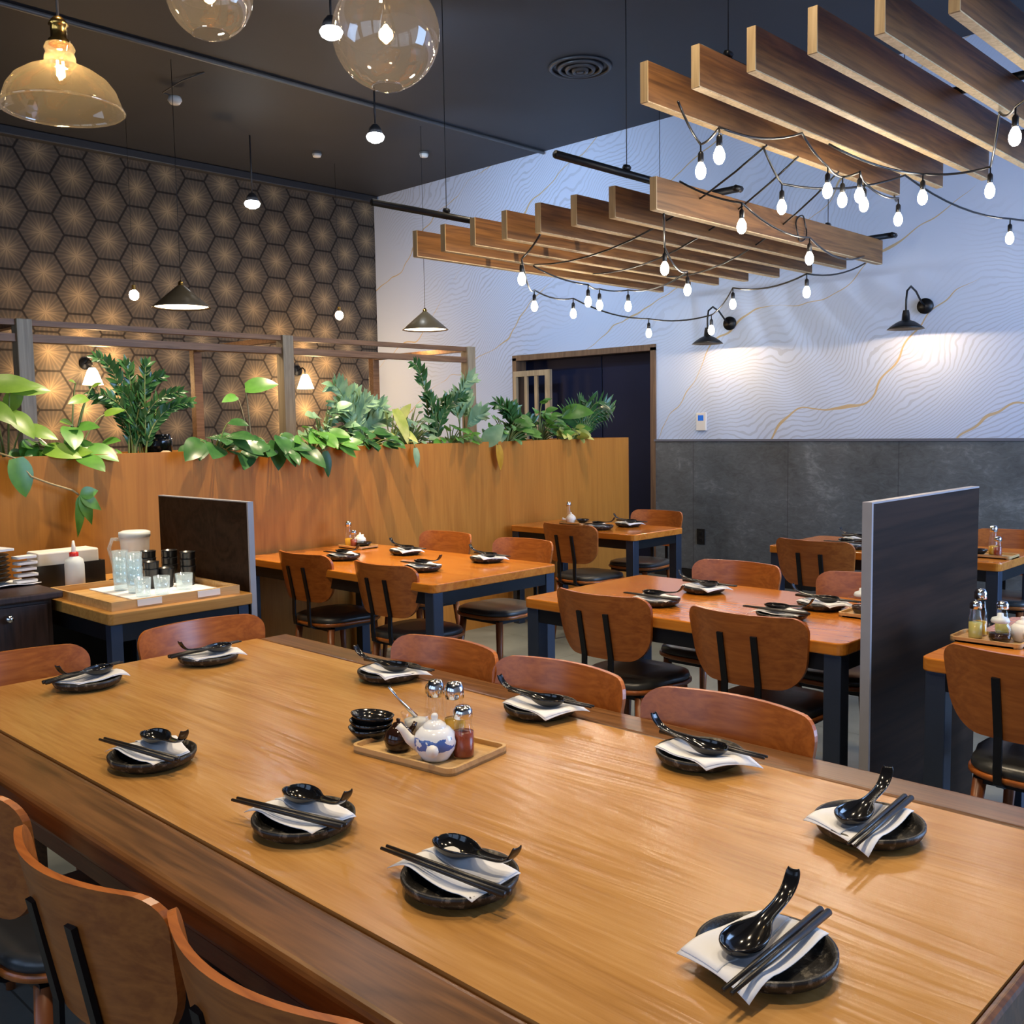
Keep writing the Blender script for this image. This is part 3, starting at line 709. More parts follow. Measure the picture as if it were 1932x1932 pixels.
for i, (x, y, w) in enumerate(((1.97, 4.081, 'left'), (2.25, 4.081, 'right'))):
    solo('paper_tag', MB().box(-.055, .055, -.002, .002, -.014, .014), M['white'], 'small white paper tag on the tray front, %s one' % w, 'tag', 'paper tags', loc=(x, y+.0045, .772))
solo('tray_liner', MB().box(-.14, .27, -.28, .28, 0, .004), M['napkin'], 'white paper liner under the tumblers in the wooden tray', 'liner', loc=(2.105, 4.41, .7612))
tz = .7655
tum = MB().lathe([(0, .002), (.028, .002), (.031, .004), (.037, .085), (.035, .085), (.029, .010), (0, .009)], 24)
tb = None
stacks = [(2.045, 4.52, 4, 'left'), (2.055, 4.40, 4, 'right'), (2.03, 4.27, 1, 'front'), (2.11, 4.25, 1, 'front right')]
for x, y, n, w in stacks:
    for k in range(n):
        L = ('clear tumbler, %s of the %s stack on the wooden tray' % (('lowest', 'second', 'third', 'topmost')[k], w)) if n > 1 else 'single clear tumbler at the %s of the wooden tray' % w
        if tb is None: tb = solo('glass_tumbler', tum, M['cupglass'], L, 'glass', 'clear tumblers on the service tray', loc=(x, y, tz))
        else: dup(tb, (x, y, tz+.034*k), 0, L, 'clear tumblers on the service tray')
cupb = MB().lathe([(0, .002), (.027, .002), (.030, .006), (.036, .088), (.038, .092), (.035, .092), (.028, .010), (0, .008)], 24)
cb = None
for x, y, n, w in ((2.23, 4.62, 3, 'back left'), (2.235, 4.45, 1, 'front left'), (2.31, 4.56, 3, 'back right'), (2.335, 4.43, 3, 'right-hand'), (2.17, 4.47, 2, 'middle')):
    for k in range(n):
        L = 'black cup, %s the %s group of the tray' % (('lowest of', 'second of', 'topmost of')[k], w) if n > 1 else 'single black cup at the %s of the cup group' % w
        if cb is None: cb = solo('black_cup', cupb, M['blackplastic'], L, 'cup', 'stacked black cups', loc=(x, y, tz))
        else: dup(cb, (x, y, tz+.034*k), 0, L, 'stacked black cups')
solo('glass_tumbler', MB().lathe([(0, .002), (.033, .002), (.036, .004), (.040, .075), (.038, .075), (.033, .010), (0, .009)], 24), M['cupglass'], 'short wide clear glass in front of the black cups', 'glass', loc=(2.25, 4.31, tz))
t = thing('water_pitcher', 'clear plastic water pitcher at the back of the service table', 'pitcher', (2.27, 4.84, .7505))
obj('body', MB().lathe([(0, .003), (.055, .003), (.060, .008), (.070, .20), (.074, .235), (.070, .235), (.066, .20), (.056, .012), (0, .010)], 32), M['pitcherglass'], t)
obj('lid', MB().lathe([(.066, .222), (.076, .226), (.076, .25), (.06, .256), (0, .256)], 32), M['frost'], t)
obj('handle', MB().tube([(-.055, .04, .215), (-.085, .068, .215), (-.098, .08, .17), (-.085, .068, .09), (-.052, .038, .075)], .010, 10), M['cupglass'], t)
t = thing('squeeze_bottle', 'translucent squeeze bottle with red collar and white nozzle', 'bottle', (1.905, 4.70, .7505))
t.location = (1.96, 4.83, .7505)
obj('body', MB().lathe([(0, .001), (.042, .001), (.045, .006), (.045, .12), (.040, .145), (.020, .160), (.018, .165)], 28), M['frost'], t)
obj('collar', MB().lathe([(.021, .160), (.021, .178), (.012, .182), (0, .182)], 20), M['red'], t, label='red collar')
obj('nozzle', MB().lathe([(.011, .182), (.010, .20), (.005, .235), (0, .236)], 16), M['white'], t, label='white nozzle')
t = thing('black_caddy', 'black napkin caddy behind the squeeze bottle', 'caddy', (2.0, 5.06, .7505))
obj('shell', MB().box(-.17, .17, -.09, -.08, 0, .11).box(-.17, .17, .08, .09, 0, .11).box(-.17, -.16, -.08, .08, 0, .11).box(.16, .17, -.08, .08, 0, .11).box(-.16, .16, -.08, .08, 0, .006), M['blackplastic'], t)
t = thing('napkin_stack', 'block of white paper napkins standing in the black caddy', 'napkins', (2.0, 5.06, .757))
obj('stack', MB().box(-.15, .15, -.072, .072, 0, .165), M['white'], t, bevel=.008)
solo('cloth_wipe', MB().grid([[(-.06+.12*i/8, -.05+.1*j/6, .014+.012*math.sin(i*1.7)*math.cos(j*1.3)+.01*math.exp(-((i-4)**2+(j-3)**2)/6)) for j in range(7)] for i in range(9)]), M['blackplastic'], 'crumpled black cloth beside the squeeze bottle', 'cloth', loc=(2.13, 4.80, .7505), solid=.003)

t = thing('cabinet', 'dark espresso cabinet with a round knob at the left edge', 'cabinet', (1.32, 4.86, 0))
obj('body', MB().box(-.44, .42, -.30, .36, .06, .765), M['darkcab'], t)
obj('worktop', MB().box(-.46, .46, -.34, .37, .766, .80), M['darkcab'], t, bevel=.008)
obj('plinth', MB().box(-.42, .40, -.26, .33, 0, .0595), M['darkcab'], t)
dr = obj('drawer', MB().box(-.42, .395, -.322, -.301, .56, .75), M['darkcab'], t, bevel=.004)
obj('knob', MB().ell((.225, -.345, .705), .018, .018, .018).tube([(.225, -.322, .705), (.225, -.345, .705)], .008, 8), M['chrome'], dr, label='chrome knob')
for a, b in ((-.42, -.015), (-.01, .395)):
    dd = obj('door', MB().box(a, b, -.322, -.301, .08, .55), M['darkcab'], t, bevel=.004)
    obj('frame_moulding', MB().box(a+.05, b-.05, -.328, -.3225, .14, .16).box(a+.05, b-.05, -.328, -.3225, .48, .50).box(a+.05, a+.07, -.328, -.3225, .1601, .4799).box(b-.07, b-.05, -.328, -.3225, .1601, .4799), M['darkcab'], dd)
rp = MB().lathe([(0, .003), (.06, .003), (.065, 0), (.11, .012), (.125, .020), (.121, .022), (.08, .010), (0, .009)], 40)
pp = None
for k in range(7):
    L = 'black stacked plate on the cabinet, %s from the bottom' % ('first', 'second', 'third', 'fourth', 'fifth', 'sixth', 'seventh')[k]
    if pp is None: pp = solo('dinner_plate', rp, M['plate'], L, 'plate', 'stacked plates on the cabinet', loc=(1.56, 4.90, .812))
    else: dup(pp, (1.56+.003*math.sin(k*2), 4.90, .812+.019*k), k, L, 'stacked plates on the cabinet')
for k, (dx, r) in enumerate(((-.0, .1), (.004, .4), (-.002, .9), (.003, 1.3), (0, 1.9))):
    solo('folded_napkin', MB().slab(-.048, .048, -.03, .03, 0, .011, .01), M['napkin'], 'folded white napkin tucked at the plate stack, %s of five' % ('lowest', 'second', 'third', 'fourth', 'topmost')[k], 'napkin', 'folded napkins by the plates', loc=(1.735+dx, 4.84, .8125+.028*k), rz=r*.1)
solo('folded_napkin', MB().slab(-.12, .12, -.09, .09, 0, .010, .01), M['napkin'], 'flat white napkin lying on top of the plate stack', 'napkin', loc=(1.56, 4.90, .965), rz=.2)
solo('cloth_towel', MB().grid([[(-.22+.44*i/12, -.10+.2*j/6, .008+.004*math.sin(i)+.003*math.cos(j*2)) for j in range(7)] for i in range(13)]), M['napkin'], 'white towel laid on the cabinet under the plate stack', 'towel', loc=(1.56, 4.87, .8005), rz=.1, solid=.004)

# ------------------------------------------------------------------ planting
def leaf(mb, base, d, up, L, W, bend=.25, heart=0, fold=.12, n=7):
    """a single curved leaf blade"""
    d = V(d).normalized(); up = V(up); side = d.cross(up)
    if side.length < 1e-3: side = d.orthogonal()
    side.normalize(); up = side.cross(d).normalized(); P = []
    for i in range(n+1):
        t = i/n; w = W*.5*(math.sin(PI*min(1, t**.75)) if not heart else math.sin(PI*(t*.86+.14))**.75*(1-.25*t))
        c = V(base)+d*(L*t)-up*(bend*L*t*t)
        if i == n: w = 0.0005
        P.append([c+side*w*q+up*(fold*w*abs(q)) for q in (-1, -.5, 0, .5, 1)])
    mb.grid(P)
def arc(base, d, H, lean, n=9):
    b = V(base); d = V(d)
    return [b+V((0, 0, 1))*(H*math.sin(t*PI/2*.98))+d*(lean*(1-math.cos(t*PI/2))) for t in [i/n for i in range(n+1)]]
PG = 'plants growing in the planter'
def plant(name, x, y, label, cat='plant'): return thing(name, label, cat, (x, y, PS), 0, PG)
def zz(x, y, label, H, n, mat, spread=.25, ll=.075, seed=1, leans=None, stemr=.006, first=.22):
    """fan of stems set with leaflet pairs; leans: sideways reach of each stem"""
    rnd = random.Random(seed); t = plant('zz_plant', x, y, label); st = MB(); fo = MB(); N = 18
    for k in range(n):
        ln = leans[k % len(leans)] if leans else spread*(-1+2*k/max(1, n-1)); h = H*(1-.35*rnd.random())*(1-.25*abs(ln)/(spread+.01)) if k else H
        pts = arc((rnd.uniform(-.05, .05), rnd.uniform(-.04, .02), 0), V((1 if ln > 0 else -1, rnd.uniform(-.5, .1), 0)), h, abs(ln), N)
        st.tube(pts, [stemr*(1-.75*i/N) for i in range(N+1)], 7)
        for i in range(int(N*first), N+1):
            T = (pts[min(i+1, N)]-pts[i-1]).normalized(); s = T.cross(V((rnd.uniform(-.3, .3), 1, .2))).normalized()
            for q in (-1, 1):
                L = ll*(1.1-.5*abs(i/N-.55))*rnd.uniform(.85, 1.2); leaf(fo, pts[i], s*q*.6+T*.8+V((0, rnd.uniform(-.5, .2), 0)), V((0, -.8, .5))+s*rnd.uniform(-.5, .5), L, L*.40, .1)
        leaf(fo, pts[-1], (pts[-1]-pts[-2]), (0, -1, .5), ll, ll*.4)
    obj('stems', st, M['stem'], t); obj('foliage', fo, mat, t); return t
def broad(x, y, label, spec, mat, name='pothos', stemmat=None, seed=1):
    """spec: (dx, dy, dz of the leaf base, leaf dir, length, width)"""
    t = plant(name, x, y, label); st = MB(); fo = MB()
    for dx, dy, dz, d, L, W in spec:
        b = V((dx*.12, 0, 0)); e = V((dx, dy, dz)); m = (b+e)/2+V((0, 0, abs(dz)*.25+.03)); pts = [b*(1-s)**2+m*2*s*(1-s)+e*s*s for s in [i/8 for i in range(9)]]
        st.tube(pts, [.0055-.0003*i for i in range(9)], 6); leaf(fo, e, d, V((0, -1.0, .8)), L, W, .22, 1)
    obj('stems', st, stemmat or M['stem'], t); obj('foliage', fo, mat, t); return t
def bushy(x, y, label, mat, H, W, n, L, seed, name='pothos', droop=.0):
    rnd = random.Random(seed); spec = []
    for k in range(n):
        a = rnd.uniform(0, 2*PI); r = math.sqrt(rnd.random()); dx, dy = W*r*math.cos(a), .15*r*math.sin(a)-.03
        dz = H*(1-.65*r*r)*rnd.uniform(.45, 1.05); ll = L*rnd.uniform(.6, 1.05)
        spec.append((dx, dy, dz, (math.cos(a)*.8+rnd.uniform(-.4, .4), -.75+rnd.uniform(-.5, .3), rnd.uniform(-.5, .45)-droop), ll, ll*.74))
    return broad(x, y, label, spec, mat, name, seed=seed)
YP = 5.55
zz(2.64, YP, 'tall glossy plant with leaflet stems, behind the trailing vine', .58, 11, M['leafdark'], .34, .064, 3, [-.20, .10, .26, -.10, .02, .34, -.30, .16, -.04, .22, -.16])
broad(1.93, YP-.03, 'large lime green philodendron at the left edge of the planter', [
    (-.10, -.05, .42, (.9, -.5, .1), .24, .15), (.0, -.08, .40, (1, -.4, .1), .19, .12), (-.14, -.1, .33, (.5, -.7, -.4), .20, .14), (-.02, -.12, .28, (.4, -.7, -.6), .18, .13), (.05, -.1, .20, (.7, -.6, -.2), .17, .11),
    (-.18, -.05, .20, (-.4, -.6, .3), .18, .12), (.12, -.16, .09, (.7, -.7, -.1), .19, .13), (-.25, -.1, .30, (-.2, -.8, .1), .2, .14), (.02, .02, .30, (.2, -.5, .7), .16, .1), (.2, -.16, .05, (.5, -.6, .2), .17, .11)], M['leafbright'], 'philodendron')
bushy(2.22, YP-.10, 'mid green broad-leaved plant right of the lime philodendron', M['leafmid'], .20, .26, 18, .17, 11, 'philodendron', .1)
broad(2.22, YP-.1, 'thin plant with one lime leaf held up before the wall lamp', [(.10, -.02, .36, (-.8, -.5, -.1), .14, .07), (.20, 0, .27, (.6, -.6, .3), .11, .06), (.02, 0, .22, (-.6, -.6, .2), .11, .06), (.14, 0, .42, (.3, -.5, .3), .06, .03), (.05, 0, .44, (-.5, -.5, .2), .06, .03)], M['leafbright'])
bushy(3.02, YP-.20, 'dark green plant with drooping round leaves above the dark screen', M['leafdark'], .24, .20, 17, .19, 23, 'monstera', .3)
broad(3.40, YP, 'single upright arrow-shaped green leaf on a long stalk', [(-.05, -.02, .43, (.7, -.7, .25), .20, .15), (-.10, 0, .38, (-.8, -.5, -.1), .15, .07)], M['leafmid'], 'philodendron', M['brownstem'])
bushy(3.40, YP-.22, 'dark monstera with drooping split leaves right of the screen', M['leafdark'], .16, .20, 20, .19, 31, 'monstera', .35)
bushy(3.70, YP-.22, 'bright mid green pothos spilling over the planter edge', M['leafmid'], .20, .22, 26, .15, 37, droop=.2)
bushy(3.94, YP, 'silvery green bushy plant left of the slim upright one', M['leafpale'], .36, .20, 46, .105, 41, 'pothos')
zz(4.22, YP, 'upright mid green plant with narrow leaves in the planter centre', .46, 8, M['leafpale'], .20, .11, 43)
bushy(4.20, YP-.12, 'low dark green plant under the upright narrow-leaved one', M['leafdark'], .20, .20, 26, .12, 44)
broad(4.45, YP-.08, 'yellow green drooping leaf plant before the white booth panel', [(.0, -.05, .30, (.2, -.6, -1), .26, .12), (-.08, -.05, .24, (-.4, -.6, .5), .14, .08), (.05, -.02, .22, (.4, -.4, .7), .15, .08), (.03, -.06, .16, (.5, -.6, -.4), .16, .09), (-.05, -.06, .14, (-.5, -.6, -.4), .16, .09)], M['leafvar'])
zz(4.90, YP, 'tallest arching plant, its stem curling left beneath the cone lamp', .62, 4, M['leafdark'], .18, .075, 51, [-.20, .12, -.05, .20])
bushy(4.70, YP+.02, 'silvery green fine-leaved plant before the white booth panel', M['leafpale'], .34, .20, 60, .075, 53, 'pothos')
bushy(4.98, YP-.12, 'low glossy green plant under the tallest arching one', M['leafmid'], .20, .20, 24, .10, 54)
zz(5.25, YP+.03, 'tall pale plant with pointed leaves at the booth post', .52, 4, M['leafpale'], .14, .12, 57, [.06, -.12, .16, -.03], first=.45)
broad(5.28, YP-.20, 'large pale green leaf leaning over the planter edge', [(-.05, -.02, .04, (.35, -.7, .75), .20, .15), (-.15, -.03, .06, (-.4, -.7, .3), .16, .10), (.06, 0, .05, (.6, -.5, .6), .15, .10)], M['leafpale'], 'philodendron')
bushy(5.60, YP-.08, 'glossy green pothos between the booth post and doorway', M['leafmid'], .30, .24, 40, .115, 61)
zz(5.78, YP, 'small upright dark plant left of the lattice screen', .34, 6, M['leafdark'], .18, .10, 63)
bushy(6.04, YP-.02, 'leafy green pothos before the lattice screen', M['leafmid'], .36, .24, 38, .115, 67)
bushy(6.28, YP-.14, 'cream and lime variegated plant low at the planter end', M['leafvar'], .16, .28, 32, .12, 71)
broad(6.36, YP, 'big round green leaf before the navy doors', [(-.05, -.05, .26, (.5, -.9, .2), .26, .24), (-.22, -.02, .20, (-.5, -.7, .3), .15, .12), (.12, -.02, .14, (.6, -.7, .1), .16, .12)], M['leafmid'], 'monstera')
def fern(x, y, label):
    t = plant('palm', x, y, label); fo = MB(); st = MB(); rnd = random.Random(5)
    for k in range(9):
        a = (-.35+k*.42); d = V((math.cos(a), -.25*math.sin(a)-.1, 0)); pts = arc((0, 0, 0), d, .24+.12*math.sin(a), .30, 10); st.tube(pts, [.005-.0004*i for i in range(11)], 6)
        for i in range(3, 11):
            T = (pts[i]-pts[i-1]).normalized(); s = T.cross(V((0, 1, 0.2))).normalized()
            for q in (-1, 1): leaf(fo, pts[i], s*q*.7+T*.8, V((0, -1, .6)), .125, .03, .2)
    obj('stems', st, M['stem'], t); obj('foliage', fo, M['leafdark'], t)
fern(6.62, YP-.02, 'palm-like plant with spiky fronds at the right end of the planter')
# trailing and fallen pieces over the front face
t = plant('trailing_vine', 1.80, 5.40, 'trailing vine with two hanging leaves down the orange planter front')
st = MB(); pts = [V(p) for p in ((0, 0, 0), (.02, -.09, .075), (.06, -.165, .05), (.13, -.175, -.045), (.22, -.178, -.085), (.33, -.18, -.125), (.36, -.18, -.15))]
st.tube(pts, .0055, 7); obj('stems', st, M['brownstem'], t)
fo = MB(); leaf(fo, pts[2]+V((.0, -.01, 0)), (.22, -.12, -1), (.2, -1, .2), .20, .15, .12, 1); 
for dx, dz, L, W in ((-.05, -.85, .22, .055), (.02, -1, .13, .06), (.30, -.75, .17, .07), (.62, -.45, .14, .07), (.75, .15, .10, .07)): leaf(fo, pts[-1]+V((0, -.012, 0)), (dx, -.1, dz), (.1, -1, .2), L, W, .18)
obj('foliage', fo, M['leafmid'], t)
for x, mt, L, lab, dz in ((3.74, 'leafdark', .17, 'dark hanging leaf over the orange planter front, left of centre', 0), (4.49, 'leafpale', .14, 'pale hanging leaf over the planter front below the booth post', 0), (5.30, 'leafyellow', .19, 'withered yellow leaf hanging over the planter front', -.01)):
    t = plant('hanging_leaf', x, 5.345, lab, 'leaf'); fo = MB(); leaf(fo, (0, -.085, .03), (.12, -.12, -1), (.1, -1, 0), L, L*.5, .1, 1); obj('blade', fo, M[mt], t)
    obj('stalk', MB().tube([(0, 0, 0), (0, -.02, .07), (0, -.07, .072), (0, -.085, .03)], .004, 6), M['stem'], t)
rk = None
for i, (x, y, s, w) in enumerate(((2.40, 5.40, .05, 'left of the tall leaflet plant'), (2.17, 5.39, .04, 'under the mid green plant at the left'), (2.74, 5.40, .035, 'right of the tall leaflet plant'), (4.40, 5.42, .045, 'near the planter centre'), (4.86, 5.41, .055, 'below the tallest arching plant'), (5.12, 5.40, .04, 'left of the withered yellow leaf'))):
    mb = MB().ell((0, 0, 0), s*1.3, s*.8, s, 12, 8); rr = random.Random(i)
    mb.v = [(a*(1+.18*rr.uniform(-1, 1)), b*(1+.18*rr.uniform(-1, 1)), c*(1+.15*rr.uniform(-1, 1))) for a, b, c in mb.v]
    solo('garden_stone', mb, M['rock'], 'tan stone in the planter, '+w, 'stone', 'stones in the planter', loc=(x, y, PS+s*.75))
solo('plant_pot', MB().lathe([(0, 0), (.06, 0), (.085, .05), (.09, .12), (.078, .16), (.07, .16), (.08, .12), (0, .11)], 24), M['spoon'], 'black rounded pot standing among the plants behind the tall leaflets', 'pot', loc=(2.80, 5.62, PS-.005))

# ------------------------------------------------------------------ booths beyond the planter
ZB = 2.26
t = thing('timber_booth', 'open timber booth frame with posts and rails before the hexagon wallpaper', 'booth', (0, 0, 0))
FX = (.55, 2.58, 4.62, 6.67); YF, YK = 7.0, 8.45
for x in FX:
    obj('front_post', MB().box(x-.05, x+.05, YF-.05, YF+.05, 0, ZB), M['boothpost'], t, bevel=.004)
    obj('rear_post', MB().box(x-.04, x+.04, YK-.04, YK+.04, 0, ZB+.03), M['booth'], t, bevel=.004)
    obj('side_rail', MB().box(x-.03, x+.03, YF+.051, YK-.041, ZB-.045, ZB-.002), M['booth'], t)
for a, b in zip(FX[:-1], FX[1:]):
    for z0, z1 in ((ZB-.042, ZB-.004), (ZB-.150, ZB-.098)): obj('front_rail', MB().box(a+.051, b-.051, YF-.03, YF+.03, z0, z1), M['booth'], t)
    obj('rear_rail', MB().box(a+.041, b-.041, YK-.03, YK+.03, ZB-.03, ZB+.03), M['booth'], t)
t = thing('lattice_screen', 'narrow wooden lattice screen standing in the left side of the doorway', 'screen', (8.08, 7.47, 0))
obj('frame', MB().box(-.02, .02, -.27, -.20, 0, 2.10).box(-.02, .02, .23, .27, 0, 2.10).box(-.02, .02, -.1999, .2299, 2.04, 2.10).box(-.02, .02, -.1999, .2299, 0, .08), M['boothpost'], t)
for y in (-.06, .09): obj('bar', MB().box(-.012, .012, y-.022, y+.022, .0801, 2.0399), M['boothpost'], t)
# ------------------------------------------------------------------ slatted canopies
def canopy(name_label, x0, x1, ys, zb, h, th, rails, bars, barY, hang, loclab):
    t = thing('slat_canopy', name_label, 'ceiling canopy', (0, 0, 0), 0, 'hanging slat canopies')
    for i, y in enumerate(ys):
        s = obj('slat', MB().box(x0+.004, x1, y-th/2, y+th/2, zb+.004, zb+h), M['slat'], t)
        obj('edge_trim', MB().box(x0-.002, x0+.0038, y-th/2, y+th/2, zb, zb+h).box(x0+.004, x1, y-th/2, y+th/2, zb-.002, zb+.0038), M['slatend'], s, label='pale raw edge')
    for y, a, b in rails: obj('rail', MB().tube([(a, y, zb+h+.055), (b, y, zb+h+.055)], .022, 10), M['steel'], t)
    for x in bars: obj('cross_bar', MB().tube([(x, barY[0], zb+h+.018), (x, barY[1], zb+h+.018)], .022, 10).tube([(x-.03, barY[0]-.002, zb+h+.018), (x+.03, barY[0]-.002, zb+h+.018)], .02, 8), M['steel'], t)
    for x, y in hang: obj('hanger_wire', MB().tube([(x, y, zb+h+.03), (x, y, ZC-.001)], .0028, 6).tube([(x-.02, y, zb+h+.09), (x+.02, y, zb+h+.09)], .018, 6), M['steel'], t)
    return t
canopy('lower hanging slat canopy of eight dark boards before the white wall', 4.70, 7.66, [3.40+.293*i for i in range(8)], 2.7, .18, .045,
       [(3.60, 4.10, 7.5), (5.14, 4.08, 7.5)], (5.38, 7.60), (3.27, 5.60), [(4.72, 3.60), (4.72, 5.14), (7.2, 3.60), (7.2, 5.14)], '')
canopy('upper hanging slat canopy of broad boards at the top right of the photo', 3.92, 6.75, [2.885-.283*i for i in range(8)], 3.0, .185, .042,
       [(2.7, 4.1, 6.6), (1.1, 4.1, 6.6)], (5.50, 6.6), (3.20, .7), [(4.35, 2.7), (6.4, 2.7), (4.35, 1.1), (6.4, 1.1)], '')

# ------------------------------------------------------------------ string lights
bulb_me = MB().lathe([(0, -.050), (.011, -.047), (.021, -.036), (.0265, -.018), (.026, -.002), (.019, .018), (.011, .032), (.010, .036), (0, .036)], 18).mesh('bulb', M['edison'])
sock_me = MB().lathe([(0, .032), (.0125, .032), (.0145, .040), (.0145, .075), (.009, .084), (.004, .088), (.004, .12), (0, .12)], 12).mesh('socket', M['blackplastic'])
def string_light(label, nodes):
    """nodes: (x,y,z,is_bulb); bulbs hang .12 under the cord"""
    t = thing('string_light', label, 'string light', (0, 0, 0), 0, 'string lights on the canopies'); cord = []; P = [V(n[:3])+V((0, 0, .12 if n[3] else 0)) for n in nodes]
    for a, b in zip(P[:-1], P[1:]):
        L = (b-a).length; cord += [a.lerp(b, k/8)-V((0, 0, 1))*(min(.10, .05*L)*4*(k/8)*(1-k/8)) for k in range(8)]
    cord.append(P[-1])
    obj('cord', MB().tube(cord, .0065, 6), M['blackplastic'], t)
    for n in nodes:
        if n[3]:
            for nm, me in (('bulb', bulb_me), ('socket', sock_me)):
                o = bpy.data.objects.new(nm, me); COL.objects.link(o); o.parent = t; o.location = n[:3]
    return t
B = lambda x, y, z: (x, y, z, 1)
A = lambda x, y, z: (x, y, z, 0)
string_light('string of bulbs sagging round the front and left of the lower canopy', [A(4.72, 4.28, 2.69), B(4.76, 4.48, 2.45), B(5.91, 5.43, 2.45), B(6.56, 5.58, 2.45), B(7.416, 5.42, 2.32), B(7.443, 4.78, 2.30), B(7.07, 4.34, 2.45), B(6.642, 3.477, 2.42), A(7.45, 3.42, 2.69)])
string_light('string of bulbs hanging under the middle of the lower canopy', [A(4.8, 3.40, 2.69), B(5.12, 3.62, 2.45), B(6.06, 4.09, 2.45), B(6.51, 4.96, 2.45), B(6.27, 5.06, 2.45), B(6.02, 4.97, 2.45), A(5.6, 5.15, 2.69)])
string_light('pair of bulbs hanging off the nearest board of the lower canopy', [A(4.9, 3.36, 2.88), B(5.01, 3.02, 2.60), B(5.927, 3.086, 2.53), A(7.3, 3.36, 2.72)])
string_light('string of bulbs under the left boards of the upper canopy', [A(4.0, 2.75, 2.99), B(4.31, 2.83, 2.75), B(4.13, 2.61, 2.75), A(4.9, 2.60, 2.99), B(5.19, 2.60, 2.75), B(5.47, 2.65, 2.75), B(5.43, 2.53, 2.75), B(5.68, 2.62, 2.75), B(6.25, 2.66, 2.75), A(6.7, 2.88, 2.99)])
string_light('string of bulbs under the right boards of the upper canopy', [A(4.5, 1.19, 2.99), B(4.84, 1.54, 2.75), A(5.3, 1.76, 2.99), B(5.87, 1.99, 2.75), B(5.75, 2.31, 2.75), A(5.2, 2.6, 2.99)])
string_light('string of bulbs at the far end of the upper canopy, highest right', [A(5.0, 2.88, 2.99), B(5.246, 2.904, 2.72), A(6.2, 2.6, 2.99), B(7.318, 2.345, 2.72), A(XB-.02, 1.9, 2.95)])
lk = None
for i, (a, b, w) in enumerate((((5.0, 2.86, 3.0), (5.6, 5.15, 2.70), 'left'), ((5.35, 2.86, 3.0), (6.3, 5.15, 2.70), 'middle'), ((5.85, 2.86, 3.0), (6.9, 4.86, 2.70), 'right'))):
    pts = [V(a).lerp(V(b), k/10)-V((0, 0, .16*4*(k/10)*(1-k/10))) for k in range(11)]
    solo('linking_cord', MB().tube(pts, .006, 6), M['blackplastic'], 'plain black cord slung between the two canopies, %s one of three' % w, 'cord', 'linking cords')
ring = [V((5.62+.07*math.cos(a), 3.362+.006*math.sin(3*a), 2.80+.085*math.sin(a))) for a in [2*PI*k/24 for k in range(25)]]
solo('cord_loop', MB().tube(ring, .005, 6), M['blackplastic'], 'black loop of cord hung on the nearest board of the lower canopy', 'cord', loc=(.72, 0, 0))

# ------------------------------------------------------------------ pendants and lamps
t = thing('bell_pendant', 'clear amber bell pendant with brass cap at the upper left', 'pendant lamp', (1.347, 3.22, 2.50))
obj('glass_shade', MB().lathe([(.028, .205), (.040, .200), (.046, .186), (.040, .174), (.046, .160), (.046, .145), (.062, .135), (.100, .118), (.138, .092), (.160, .062), (.170, .035), (.178, .014), (.184, .004), (.180, 0)], 48), M['amberglass'], t)
obj('cap', MB().lathe([(.03, .198), (.032, .212), (.024, .218), (.024, .255), (.030, .258), (.022, .272), (.012, .282), (0, .284)], 24), M['brass'], t, label='brass cap')
obj('rim', MB().lathe([(.182, .0), (.186, .003), (.184, .008), (.180, .004)], 48, close=True), M['glass'], t)
bl_ = obj('bulb', MB().lathe([(.012, .195), (.014, .17), (.026, .14), (.030, .118), (.026, .096), (.012, .082), (0, .08)], 24), M['bulbglass'], t)
obj('filament', MB().tube([(-.008, 0, .15), (-.010, 0, .105), (0, 0, .098), (.010, 0, .105), (.008, 0, .15)], .0032, 6).ell((0, 0, .118), .012, .012, .02), M['filament'], bl_)
obj('cord', MB().tube([(0, 0, .284), (0, 0, ZC-2.501)], .004, 6), M['conduit'], t)
obj('ceiling_rose', MB().cyl((0, 0, ZC-2.53), .05, .028), M['steel'], t)
def globe(x, y, z, r, label, hole):
    t = thing('globe_pendant', label, 'pendant lamp', (x, y, z), 0, 'glass globe pendants')
    a0 = math.asin(hole/r); prof = [(r*math.sin(q), -r*math.cos(q)) for q in [a0+(PI-.26-a0)*i/22 for i in range(23)]]
    obj('glass_globe', MB().lathe(prof, 48), M['greyglass'], t)
    obj('rim', MB().lathe([(prof[0][0]-.003, prof[0][1]-.002), (prof[0][0]+.003, prof[0][1]-.002), (prof[0][0]+.002, prof[0][1]+.003)], 40, close=True), M['glass'], t)
    obj('cap', MB().lathe([(.05, r*.955), (.045, r*.985), (.03, r+.01), (.02, r+.04), (0, r+.045)], 24), M['brass'], t)
    b = obj('bulb', MB().lathe([(.012, r*.9), (.013, .06), (.024, .03), (.028, .008), (.024, -.014), (.012, -.028), (0, -.03)], 20), M['bulbglass'], t)
    obj('filament', MB().ell((0, 0, .008), .010, .010, .018), M['filament'], b)
    obj('cord', MB().tube([(0, 0, r+.045), (0, 0, ZC-z-.001)], .004, 6), M['steel'], t)
globe(1.853, 2.252, 2.598, .150, 'clear glass globe pendant at the top centre of the photo', .045)
globe(1.631, 2.807, 2.806, .127, 'clear glass globe pendant cut by the top edge beside the bell', .055)
